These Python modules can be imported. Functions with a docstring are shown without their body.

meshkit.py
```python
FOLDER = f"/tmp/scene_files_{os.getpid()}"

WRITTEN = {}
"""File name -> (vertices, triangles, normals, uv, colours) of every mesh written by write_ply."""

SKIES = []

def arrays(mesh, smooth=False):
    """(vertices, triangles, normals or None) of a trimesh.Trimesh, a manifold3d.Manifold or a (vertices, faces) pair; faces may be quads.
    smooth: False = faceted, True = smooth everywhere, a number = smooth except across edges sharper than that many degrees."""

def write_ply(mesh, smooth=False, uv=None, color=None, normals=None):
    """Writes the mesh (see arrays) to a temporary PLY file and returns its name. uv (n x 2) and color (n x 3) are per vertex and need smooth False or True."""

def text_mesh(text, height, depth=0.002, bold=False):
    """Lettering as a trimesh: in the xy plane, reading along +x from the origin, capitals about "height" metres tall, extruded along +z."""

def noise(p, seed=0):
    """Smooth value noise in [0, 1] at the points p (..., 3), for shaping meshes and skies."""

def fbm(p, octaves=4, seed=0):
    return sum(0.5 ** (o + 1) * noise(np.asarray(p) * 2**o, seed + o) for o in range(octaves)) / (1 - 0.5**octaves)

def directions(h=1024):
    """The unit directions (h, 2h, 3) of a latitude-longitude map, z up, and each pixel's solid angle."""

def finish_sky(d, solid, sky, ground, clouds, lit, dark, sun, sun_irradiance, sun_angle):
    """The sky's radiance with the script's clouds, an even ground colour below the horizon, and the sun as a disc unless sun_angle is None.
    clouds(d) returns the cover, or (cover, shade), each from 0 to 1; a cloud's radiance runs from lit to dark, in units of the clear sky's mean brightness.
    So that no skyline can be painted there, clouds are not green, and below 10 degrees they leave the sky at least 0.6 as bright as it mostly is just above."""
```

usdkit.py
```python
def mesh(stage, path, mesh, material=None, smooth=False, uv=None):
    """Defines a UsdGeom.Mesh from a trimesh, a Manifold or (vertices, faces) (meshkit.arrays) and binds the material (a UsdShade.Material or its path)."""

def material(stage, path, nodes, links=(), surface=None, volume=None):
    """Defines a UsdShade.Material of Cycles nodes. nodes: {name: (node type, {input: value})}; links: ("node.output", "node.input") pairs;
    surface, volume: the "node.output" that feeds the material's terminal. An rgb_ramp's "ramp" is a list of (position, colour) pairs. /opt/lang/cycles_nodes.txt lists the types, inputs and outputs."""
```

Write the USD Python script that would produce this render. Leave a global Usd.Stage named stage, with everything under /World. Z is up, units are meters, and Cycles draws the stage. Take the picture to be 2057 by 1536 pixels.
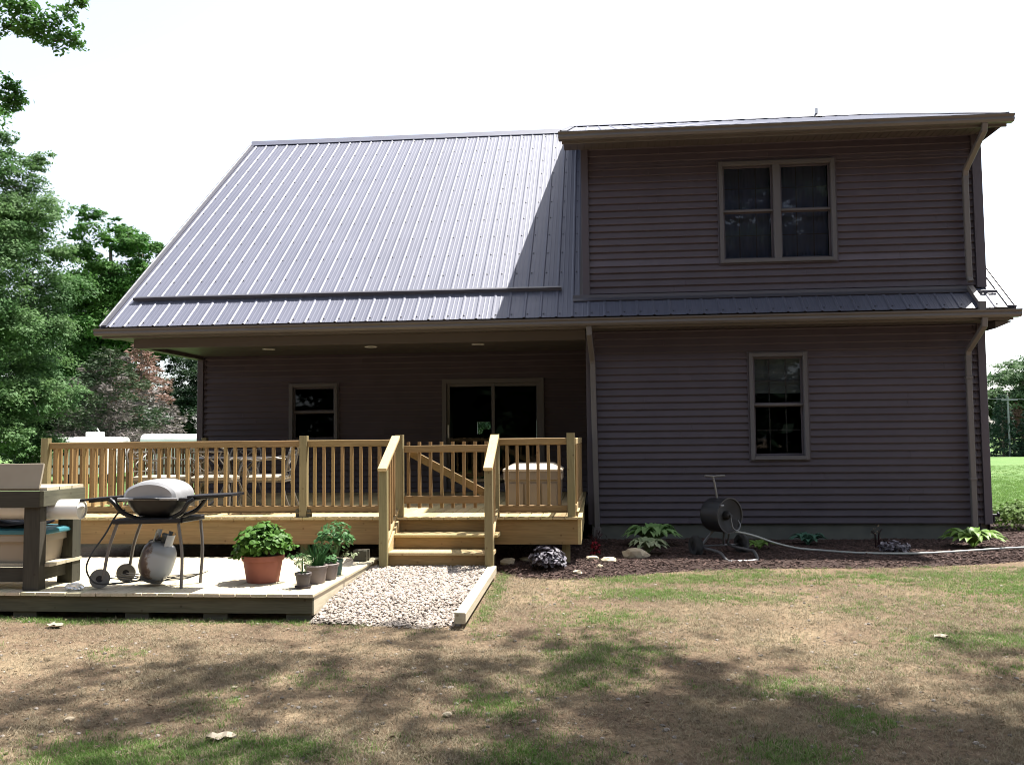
import math, random
import numpy as np
import trimesh
import usdkit, meshkit
from pxr import Usd, UsdGeom, UsdLux, UsdShade, Gf, Sdf, Vt

stage = Usd.Stage.CreateInMemory()
UsdGeom.SetStageUpAxis(stage, UsdGeom.Tokens.z)
UsdGeom.SetStageMetersPerUnit(stage, 1.0)
UsdGeom.Xform.Define(stage, '/World')
UsdGeom.Scope.Define(stage, '/World/Looks')
L = '/World/Looks/'

# ---------------------------------------------------------------- camera, sky, sun
CAM = np.array([0.0, 0.0, 1.5])
YAW, PITCH, ROLL = math.radians(-5.3), math.radians(3.5), math.radians(-0.56)
EXPOSURE = 1.7
SUN_EL, SUN_AZ = math.radians(67.0), math.radians(49.0)
SUN_INTENSITY, SKY_STRENGTH = 1.2, 0.088

fwd = np.array([math.sin(YAW) * math.cos(PITCH), math.cos(YAW) * math.cos(PITCH), math.sin(PITCH)])
rgt = np.array([math.cos(YAW), -math.sin(YAW), 0.0])
upv = np.cross(rgt, fwd)
r2 = math.cos(ROLL) * rgt + math.sin(ROLL) * upv
u2 = -math.sin(ROLL) * rgt + math.cos(ROLL) * upv
cam = UsdGeom.Camera.Define(stage, '/World/camera')
cam.AddTransformOp().Set(Gf.Matrix4d(*r2, 0, *u2, 0, *(-fwd), 0, *CAM, 1))
cam.CreateHorizontalApertureAttr(36.0)
cam.CreateVerticalApertureAttr(36.0 * 764 / 1024)
cam.CreateFocalLengthAttr(1800 / 2057 * 36.0)
cam.CreateClippingRangeAttr(Gf.Vec2f(0.05, 2000))
cam.CreateExposureAttr(EXPOSURE)

S = np.array([math.sin(SUN_AZ) * math.cos(SUN_EL), math.cos(SUN_AZ) * math.cos(SUN_EL), math.sin(SUN_EL)])
sky = UsdLux.DomeLight.Define(stage, '/World/sky')
sky.GetPrim().SetCustomDataByKey('kind', 'structure')
skym = usdkit.material(stage, L + 'sky_light', {
    's': ('sky_texture', {'sky_type': 'single_scattering', 'sun_disc': False, 'sun_elevation': SUN_EL, 'sun_rotation': SUN_AZ, 'altitude': 200.0, 'air_density': 1.0, 'aerosol_density': 2.5}),
    'h': ('hsv', {'saturation': 0.5, 'value': 1.12}),                                        # thin even haze whitens the whole sky
    'b': ('background_shader', {'strength': SKY_STRENGTH})}, [('s.color', 'h.color'), ('h.color', 'b.color')], surface='b.background')
UsdShade.MaterialBindingAPI.Apply(sky.GetPrim()).Bind(skym)
sun = UsdLux.DistantLight.Define(stage, '/World/sun')
sun.CreateNormalizeAttr(True)
sun.CreateIntensityAttr(SUN_INTENSITY)
sun.CreateAngleAttr(0.5)
sun.CreateColorAttr(Gf.Vec3f(1.0, 0.96, 0.9))
_x = np.cross([0, 1.0, 0], S); _x /= np.linalg.norm(_x); _y = np.cross(S, _x)
sun.AddTransformOp().Set(Gf.Matrix4d(*_x, 0, *_y, 0, *S, 0, 0, 0, 50, 1))

# ---------------------------------------------------------------- materials
def mat(name, color, rough=0.6, color2=None, scale=6.0, detail=3, stretch=(1, 1, 1), bump=0.0, bscale=None, metallic=0.0, spec=0.5, rnd=0.0, lo=0.35, hi=0.65, translucent=0.0, island=0.0, coat=0.0):
    nodes = {'tc': ('texture_coordinate', {}), 'mp': ('mapping', {'scale': stretch}), 'n': ('noise_texture', {'scale': scale, 'detail': detail, 'roughness': 0.6}),
             'r': ('rgb_ramp', {'ramp': [(0, color), (lo, color), (hi, color2 or color), (1, color2 or color)]}),
             'p': ('principled_bsdf', {'roughness': rough, 'metallic': metallic, 'specular_ior_level': spec, 'coat_weight': coat})}
    links = [('tc.object', 'mp.vector'), ('mp.vector', 'n.vector'), ('n.fac', 'r.fac')]
    last = 'r.color'
    if rnd or island:
        nodes['oi'] = ('object_info', {}) if rnd else ('geometry', {})
        k = rnd or island
        nodes['rr'] = ('rgb_ramp', {'ramp': [(0, (1 - k,) * 3), (1, (1 + k,) * 3)]})
        nodes['mx'] = ('mix', {'mix_type': 'multiply', 'fac': 1.0})
        links += [('oi.random' if rnd else 'oi.random_per_island', 'rr.fac'), (last, 'mx.color1'), ('rr.color', 'mx.color2')]
        last = 'mx.color'
    links.append((last, 'p.base_color'))
    if bump:
        nodes['n2'] = ('noise_texture', {'scale': bscale or scale * 3, 'detail': 4})
        nodes['bp'] = ('bump', {'strength': bump, 'distance': 0.01})
        links += [('mp.vector', 'n2.vector'), ('n2.fac', 'bp.height'), ('bp.normal', 'p.normal')]
    surf = 'p.BSDF'
    if translucent:
        nodes['t'] = ('translucent_bsdf', {})
        nodes['tm'] = ('mix_closure', {'fac': translucent})
        links += [(last, 't.color'), ('p.BSDF', 'tm.closure1'), ('t.BSDF', 'tm.closure2')]
        surf = 'tm.closure'
    return usdkit.material(stage, L + name, nodes, links, surface=surf)

def wood(name, c1, c2, axis, rough=0.65, rnd=0.22, tint=(0.93, 1.0, 0.9)):
    st = [22.0, 22.0, 22.0]; st[axis] = 1.3
    big = [3.0, 3.0, 3.0]; big[axis] = 0.9
    nodes = {'tc': ('texture_coordinate', {}), 'mp': ('mapping', {'scale': st}), 'n': ('noise_texture', {'scale': 2.4, 'detail': 5, 'roughness': 0.65, 'distortion': 0.6}),
             'r': ('rgb_ramp', {'ramp': [(0.25, c1), (0.75, c2)]}),
             'mb': ('mapping', {'scale': big}), 'nb': ('noise_texture', {'scale': 1.7, 'detail': 3}),
             'rb': ('rgb_ramp', {'ramp': [(0.3, (0.86, 0.9, 0.84)), (0.7, (1.08, 1.03, 1.0))]}), 'm1': ('mix', {'mix_type': 'multiply', 'fac': 1.0}),
             'vo': ('voronoi_texture', {'scale': 1.6}), 'mv': ('mapping', {'scale': [s * 1.0 for s in ([5, 5, 5] if True else big)]}),
             'rv': ('rgb_ramp', {'ramp': [(0.0, (0.45, 0.36, 0.28)), (0.07, (0.6, 0.5, 0.42)), (0.12, (1, 1, 1)), (1, (1, 1, 1))]}), 'm3': ('mix', {'mix_type': 'multiply', 'fac': 0.8}),
             'oi': ('object_info', {}), 'ro': ('rgb_ramp', {'ramp': [(0, (1 - rnd, 1 - rnd, 1 - rnd * 1.2)), (0.5, (1, 1, 1)), (1, tuple(t * (1 + rnd * 0.5) for t in tint))]}), 'm2': ('mix', {'mix_type': 'multiply', 'fac': 1.0}),
             'bp': ('bump', {'strength': 0.25, 'distance': 0.004}), 'p': ('principled_bsdf', {'roughness': rough, 'specular_ior_level': 0.35})}
    links = [('tc.object', 'mp.vector'), ('mp.vector', 'n.vector'), ('n.fac', 'r.fac'), ('tc.object', 'mb.vector'), ('mb.vector', 'nb.vector'), ('nb.fac', 'rb.fac'),
             ('r.color', 'm1.color1'), ('rb.color', 'm1.color2'), ('tc.object', 'mv.vector'), ('mv.vector', 'vo.vector'), ('vo.distance', 'rv.fac'), ('m1.color', 'm3.color1'), ('rv.color', 'm3.color2'),
             ('oi.random', 'ro.fac'), ('m3.color', 'm2.color1'), ('ro.color', 'm2.color2'), ('m2.color', 'p.base_color'),
             ('n.fac', 'bp.height'), ('bp.normal', 'p.normal')]
    return usdkit.material(stage, L + name, nodes, links, surface='p.BSDF')

M = {}
for i, a in enumerate('xyz'):
    M['pine_' + a] = wood('pine_along_' + a, (0.185, 0.108, 0.044), (0.29, 0.185, 0.086), i)
    M['bench_' + a] = wood('dark_bench_along_' + a, (0.024, 0.021, 0.016), (0.05, 0.044, 0.033), i, 0.8, 0.12)
    M['weathered_' + a] = wood('weathered_along_' + a, (0.05, 0.044, 0.031), (0.098, 0.088, 0.064), i, 0.8, 0.12)
    M['gray_deck_' + a] = wood('pale_deck_along_' + a, (0.36, 0.31, 0.23), (0.52, 0.46, 0.36), i, 0.75, 0.1)
M['pine_y'] = wood('pale_pine_along_y', (0.36, 0.26, 0.135), (0.50, 0.38, 0.22), 1)
M['post'] = wood('green_pine_post', (0.165, 0.13, 0.064), (0.25, 0.205, 0.11), 2, rnd=0.1)
M['siding'] = mat('dark_vinyl_siding', (0.063, 0.050, 0.066), 0.5, (0.074, 0.060, 0.077), scale=2.0, bump=0.05, bscale=180, rnd=0.07)
M['siding_trim'] = mat('dark_corner_trim', (0.056, 0.047, 0.059), 0.5)
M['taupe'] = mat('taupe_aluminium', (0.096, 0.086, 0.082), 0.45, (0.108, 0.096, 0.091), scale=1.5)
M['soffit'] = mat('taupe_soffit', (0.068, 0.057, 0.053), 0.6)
M['frame'] = mat('clay_window_frame', (0.082, 0.077, 0.082), 0.45)
M['roof'] = mat('charcoal_roof_steel', (0.084, 0.089, 0.126), 0.54, (0.096, 0.101, 0.14), scale=1.2, spec=0.45, metallic=0.0, bump=0.10, bscale=1.6, rnd=0.05)
M['roof_trim'] = mat('dark_roof_trim', (0.066, 0.064, 0.078), 0.4, spec=0.6)
M['rubber_dark'] = mat('dark_fastener', (0.05, 0.05, 0.06), 0.5)
M['concrete'] = mat('foundation_concrete', (0.062, 0.064, 0.056), 0.9, (0.085, 0.086, 0.072), scale=3, bump=0.2, bscale=60)
M['interior'] = mat('dim_interior', (0.10, 0.10, 0.11), 0.9)
M['shade_cloth'] = mat('window_shade', (0.13, 0.15, 0.16), 0.9)
M['pole_wood'] = mat('grey_pole_wood', (0.16, 0.17, 0.17), 0.9)
M['curtain'] = mat('blue_grey_curtain', (0.10, 0.11, 0.17), 0.9)
M['glass'] = usdkit.material(stage, L + 'window_glass', {'t': ('transparent_bsdf', {'color': (0.86, 0.88, 0.9)}), 'g': ('glossy_bsdf', {'color': (0.9, 0.92, 1.0), 'roughness': 0.02}), 'f': ('fresnel', {'IOR': 1.3}), 'm': ('mix_closure', {})},
                             [('f.fac', 'm.fac'), ('t.BSDF', 'm.closure1'), ('g.BSDF', 'm.closure2')], surface='m.closure')
M['white'] = mat('white_plastic', (0.72, 0.72, 0.70), 0.4)
M['white_paint'] = mat('camper_white', (0.78, 0.78, 0.77), 0.4, (0.7, 0.7, 0.68), scale=0.8)
M['dark_glass'] = mat('camper_window', (0.02, 0.025, 0.03), 0.1)
M['black_plastic'] = mat('black_plastic', (0.008, 0.008, 0.010), 0.42, (0.014, 0.014, 0.016), spec=.35, scale=14, bump=0.08, bscale=200)
M['aluminium'] = mat('cast_aluminium', (0.33, 0.33, 0.335), 0.42, (0.29, 0.29, 0.295), scale=5, metallic=0.35, bump=0.04, bscale=90)
M['leg_steel'] = mat('grey_brown_tube', (0.13, 0.12, 0.115), 0.4, metallic=0.4)
M['tyre_grey'] = mat('grey_wheel', (0.15, 0.14, 0.125), 0.8, (0.10, 0.095, 0.085), scale=12)
M['wire'] = mat('dark_wire', (0.08, 0.075, 0.07), 0.5, metallic=0.5)
M['hose_black'] = mat('black_rubber', (0.02, 0.02, 0.02), 0.6)
M['terracotta'] = mat('terracotta_clay', (0.21, 0.062, 0.038), 0.75, (0.25, 0.08, 0.05), scale=5, bump=0.1)
M['brown_pot'] = mat('dark_brown_plastic', (0.045, 0.035, 0.035), 0.55, (0.06, 0.047, 0.045), scale=6)
M['grey_pot'] = mat('grey_brown_plastic', (0.115, 0.088, 0.078), 0.6, (0.14, 0.11, 0.1), scale=6)
M['green_pot'] = mat('dark_green_plastic', (0.02, 0.06, 0.045), 0.5)
M['soil'] = mat('potting_soil', (0.03, 0.022, 0.016), 0.95, (0.06, 0.045, 0.03), scale=40, bump=0.5)
M['tub'] = mat('beige_tub', (0.30, 0.25, 0.19), 0.55)
M['teal'] = mat('teal_lid', (0.03, 0.14, 0.17), 0.5)
M['cloth'] = mat('dark_cloth', (0.03, 0.032, 0.05), 0.9)
M['beige_board'] = mat('beige_board', (0.24, 0.2, 0.145), 0.7, (0.28, 0.24, 0.18), scale=3)
M['box_beige'] = mat('deck_box_resin', (0.145, 0.118, 0.09), 0.6, (0.165, 0.135, 0.105), scale=4, bump=0.05, bscale=100)
M['box_lid'] = mat('deck_box_lid', (0.42, 0.36, 0.28), 0.5)
M['chair_metal'] = mat('antique_chair_metal', (0.11, 0.10, 0.085), 0.4, (0.15, 0.135, 0.115), scale=30, metallic=0.3)
M['cushion'] = mat('sand_cushion', (0.25, 0.225, 0.18), 0.9, bump=0.15, bscale=250)
M['table_metal'] = mat('dark_table_metal', (0.03, 0.028, 0.03), 0.4, metallic=0.3)
M['reel'] = mat('black_reel_steel', (0.010, 0.010, 0.012), 0.38, (0.014, 0.014, 0.016), scale=8, spec=0.45)
M['reel_inner'] = mat('reel_inner_dark', (0.012, 0.011, 0.012), 0.7)
M['reel_tube'] = mat('worn_reel_tube', (0.15, 0.15, 0.155), 0.35, metallic=0.6)
M['tyre'] = mat('black_tyre', (0.02, 0.02, 0.02), 0.85, bump=0.3, bscale=60)
M['hose'] = mat('grey_garden_hose', (0.33, 0.34, 0.32), 0.5)
M['rock'] = mat('cream_rock', (0.50, 0.43, 0.31), 0.85, (0.36, 0.29, 0.2), scale=9, bump=0.4)
M['tank'] = usdkit.material(stage, L + 'rusty_tank', {
    'g': ('geometry', {}), 'n': ('noise_texture', {'scale': 11.0, 'detail': 6, 'roughness': 0.7}), 'sx': ('separate_xyz', {}),
    'a': ('map_range', {'from_min': -4.02, 'from_max': -4.20, 'to_min': 0.0, 'to_max': 0.62}), 'b': ('math', {'math_type': 'add'}),
    'r': ('rgb_ramp', {'ramp': [(0, (0.28, 0.29, 0.295)), (0.66, (0.29, 0.30, 0.305)), (0.76, (0.17, 0.12, 0.09)), (0.86, (0.07, 0.04, 0.028)), (1, (0.055, 0.03, 0.022))]}),
    'p': ('principled_bsdf', {'roughness': 0.38})},
    [('g.position', 'n.vector'), ('g.position', 'sx.vector'), ('sx.x', 'a.value'), ('a.result', 'b.value1'), ('n.fac', 'b.value2'), ('b.value', 'r.fac'), ('r.color', 'p.base_color')], surface='p.BSDF')

def leafmat(name, c, c2, tr=0.35, rough=0.65, k=0.35):
    return mat(name, c, rough, c2, scale=0.45, detail=2, translucent=tr, island=k, spec=0.2)
M['leaf_soft'] = leafmat('soft_tree_leaf', (0.082, 0.172, 0.06), (0.135, 0.235, 0.082), k=0.25)
M['leaf_maple'] = leafmat('maple_leaf', (0.058, 0.165, 0.034), (0.105, 0.235, 0.045), k=0.25)
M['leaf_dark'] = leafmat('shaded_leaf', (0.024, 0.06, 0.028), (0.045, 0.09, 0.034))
M['leaf_far'] = leafmat('far_leaf', (0.095, 0.185, 0.08), (0.14, 0.23, 0.095))
M['needle_green'] = leafmat('pine_needle', (0.045, 0.085, 0.04), (0.075, 0.11, 0.05), 0.15)
M['needle_dead'] = leafmat('dead_grey_twig', (0.19, 0.165, 0.155), (0.27, 0.235, 0.22), 0.1)
M['needle_rust'] = leafmat('rust_needle', (0.30, 0.18, 0.145), (0.40, 0.255, 0.205), 0.15)
M['spruce'] = leafmat('spruce_needle', (0.04, 0.085, 0.06), (0.06, 0.115, 0.07), 0.12)
M['bark'] = mat('tree_bark', (0.085, 0.07, 0.055), 0.9, (0.14, 0.12, 0.1), scale=6, stretch=(1, 1, 0.25), bump=0.5)
M['hosta'] = leafmat('hosta_leaf', (0.26, 0.46, 0.15), (0.36, 0.54, 0.23), 0.3, 0.42, 0.25)
M['hosta_pale'] = leafmat('variegated_hosta_leaf', (0.36, 0.48, 0.24), (0.58, 0.62, 0.42), 0.3, 0.45, 0.35)
M['hosta_blue'] = leafmat('blue_hosta_leaf', (0.07, 0.17, 0.12), (0.1, 0.21, 0.14), 0.2, 0.5, 0.2)
M['hosta_lime'] = leafmat('lime_hosta_leaf', (0.14, 0.27, 0.05), (0.24, 0.36, 0.09), 0.3, 0.45, 0.25)
M['heuchera'] = mat('silver_purple_leaf', (0.035, 0.022, 0.04), 0.55, (0.42, 0.39, 0.46), scale=22, lo=.42, hi=.60, island=.5, translucent=.1)
M['red_leaf'] = leafmat('crimson_leaf', (0.30, 0.012, 0.03), (0.38, 0.02, 0.05), 0.3)
M['plum_leaf'] = leafmat('plum_leaf', (0.045, 0.018, 0.022), (0.08, 0.03, 0.035), 0.2)
M['geranium'] = leafmat('bright_pot_leaf', (0.075, 0.19, 0.028), (0.14, 0.28, 0.05), 0.3, 0.5, 0.3)
M['herb'] = leafmat('herb_leaf', (0.06, 0.17, 0.05), (0.12, 0.26, 0.09), 0.3, 0.5, 0.3)
M['pale_leaf'] = leafmat('pale_leaf', (0.28, 0.36, 0.18), (0.42, 0.46, 0.3), 0.3, 0.5, 0.3)
M['chive'] = leafmat('chive_blade', (0.06, 0.18, 0.06), (0.1, 0.24, 0.09), 0.2, 0.5, 0.3)
M['bush'] = leafmat('golden_bush_leaf', (0.11, 0.21, 0.04), (0.18, 0.27, 0.06), 0.3)
M['stem'] = mat('green_stem', (0.09, 0.15, 0.05), 0.7)
M['dry_blade'] = mat('dry_grass_blade', (0.28, 0.24, 0.16), 0.8, (0.19, 0.15, 0.1), scale=3, rnd=0.3, translucent=0.25, spec=0.2)
M['green_blade'] = mat('green_grass_blade', (0.085, 0.175, 0.033), 0.6, (0.145, 0.225, 0.055), scale=3, rnd=0.3, translucent=0.35, spec=0.2)
M['chip'] = mat('bark_chip', (0.045, 0.028, 0.024), 0.9, (0.095, 0.06, 0.05), scale=5, rnd=0.45, spec=0.2)
M['mulch'] = mat('bark_mulch', (0.02, 0.013, 0.0115), 0.97, (0.05, 0.032, 0.027), spec=0.15, scale=38, detail=5, bump=0.8, bscale=60)
M['gravel'] = mat('gravel_stone', (0.37, 0.33, 0.285), 0.85, (0.26, 0.205, 0.17), scale=7, rnd=0.45, bump=0.2)
M['gravel_bed'] = mat('gravel_bed', (0.17, 0.15, 0.13), 0.9, (0.09, 0.075, 0.06), scale=40, bump=0.6)
M['pebble'] = mat('ground_pebble', (0.24, 0.21, 0.18), 0.85, (0.15, 0.13, 0.11), scale=6, rnd=0.5)
M['dead_leaf'] = mat('dead_leaf', (0.22, 0.16, 0.10), 0.8, (0.10, 0.07, 0.045), scale=6, rnd=0.4, translucent=0.2)
M['plastic'] = usdkit.material(stage, L + 'clear_plastic', {'t': ('transparent_bsdf', {'color': (0.9, 0.92, 0.95)}), 'g': ('glossy_bsdf', {'roughness': 0.15}), 'd': ('diffuse_bsdf', {'color': (0.7, 0.72, 0.76)}), 'm': ('mix_closure', {'fac': 0.5}), 'm2': ('mix_closure', {'fac': 0.5})},
                               [('t.BSDF', 'm.closure1'), ('d.BSDF', 'm.closure2'), ('m.closure', 'm2.closure1'), ('g.BSDF', 'm2.closure2')], surface='m2.closure')

# ground: bare dry earth, straw and green tints by position
M['ground'] = usdkit.material(stage, L + 'yard_ground', {
    'g': ('geometry', {}), 'n1': ('noise_texture', {'scale': 0.9, 'detail': 5, 'roughness': 0.65}), 'n2': ('noise_texture', {'scale': 30.0, 'detail': 5, 'roughness': 0.7}), 'n3': ('noise_texture', {'scale': 0.5, 'detail': 4}),
    'r1': ('rgb_ramp', {'ramp': [(0.3, (0.245, 0.19, 0.122)), (0.48, (0.175, 0.128, 0.084)), (0.66, (0.105, 0.073, 0.05))]}),
    'r2': ('rgb_ramp', {'ramp': [(0.28, (0.38, 0.35, 0.33)), (0.5, (0.95, 0.93, 0.91)), (0.7, (1.2, 1.18, 1.14))]}), 'm1': ('mix', {'mix_type': 'multiply', 'fac': 1.0}),
    'sx': ('separate_xyz', {}), 'mr': ('map_range', {'from_min': 12.0, 'from_max': 15.0, 'to_min': 0.0, 'to_max': 1.0}),
    'rg': ('rgb_ramp', {'ramp': [(0.3, (0.075, 0.145, 0.04)), (0.7, (0.12, 0.18, 0.065))]}), 'm2': ('mix', {}),
    'bp': ('bump', {'strength': 1.0, 'distance': 0.03}), 'p': ('principled_bsdf', {'roughness': 0.95, 'specular_ior_level': 0.15})},
    [('g.position', 'n1.vector'), ('g.position', 'n2.vector'), ('g.position', 'n3.vector'), ('n1.fac', 'r1.fac'), ('n2.fac', 'r2.fac'), ('r1.color', 'm1.color1'), ('r2.color', 'm1.color2'),
     ('g.position', 'sx.vector'), ('sx.y', 'mr.value'), ('n3.fac', 'rg.fac'), ('mr.result', 'm2.fac'), ('m1.color', 'm2.color1'), ('rg.color', 'm2.color2'), ('m2.color', 'p.base_color'),
     ('n2.fac', 'bp.height'), ('bp.normal', 'p.normal')], surface='p.BSDF')

# ---------------------------------------------------------------- helpers
used = {}
def numbered(path):
    k = used.get(path, 0); used[path] = k + 1
    return path if k == 0 else '%s_%03d' % (path, k)
LOC = {}
def tag(prim, label=None, cat=None, group=None, kind=None):
    for k, v in (('label', label), ('category', cat), ('group', group), ('kind', kind)):
        if v: prim.SetCustomDataByKey(k, v)
def thing(name, label, cat, loc=(0, 0, 0), rotz=0.0, group=None, kind=None):
    """an Xform at the thing's base; parts are given in world coordinates when rotz is 0"""
    p = numbered('/World/' + name)
    x = UsdGeom.Xform.Define(stage, p)
    x.AddTranslateOp().Set(Gf.Vec3d(*map(float, loc)))
    if rotz: x.AddRotateZOp().Set(math.degrees(rotz))
    LOC[p] = np.asarray(loc, float)
    tag(x.GetPrim(), label, cat, group, kind)
    return p
def part(parent, name, mesh, m, smooth=False, label=None, local=False, kind=None):
    v, f = mesh.arrays() if isinstance(mesh, MB) else (np.asarray(mesh.vertices, float), np.asarray(mesh.faces))
    off = LOC.get(parent, np.zeros(3)); base = parent
    if not local: v = v - off
    p = numbered(parent + '/' + name)
    LOC[p] = off if not local else np.zeros(3)
    o = usdkit.mesh(stage, p, (v, f), M[m], smooth=smooth)
    if label: tag(o.GetPrim(), label)
    if kind: tag(o.GetPrim(), kind=kind)
    return p
def single(name, mesh, m, label=None, cat=None, group=None, kind=None, smooth=False):
    v, f = mesh.arrays() if isinstance(mesh, MB) else (np.asarray(mesh.vertices, float), np.asarray(mesh.faces))
    o = usdkit.mesh(stage, numbered('/World/' + name), (v, f), M[m], smooth=smooth)
    tag(o.GetPrim(), label, cat, group, kind)
    return o
def copy_of(src, loc, rotz, label, group=None, scale=None):
    name = src.rsplit('/', 1)[1].split('_0')[0]
    p = numbered('/World/' + name)
    x = UsdGeom.Xform.Define(stage, p)
    x.GetPrim().GetReferences().AddInternalReference(src)
    x.ClearXformOpOrder()
    x.AddTranslateOp(opSuffix='placed').Set(Gf.Vec3d(*map(float, loc)))
    x.AddRotateZOp(opSuffix='placed').Set(math.degrees(rotz))
    if scale: x.AddScaleOp(opSuffix='placed').Set(Gf.Vec3f(scale, scale, scale))
    x.GetPrim().SetInstanceable(True)
    tag(x.GetPrim(), label, group=group)
    return p

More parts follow.
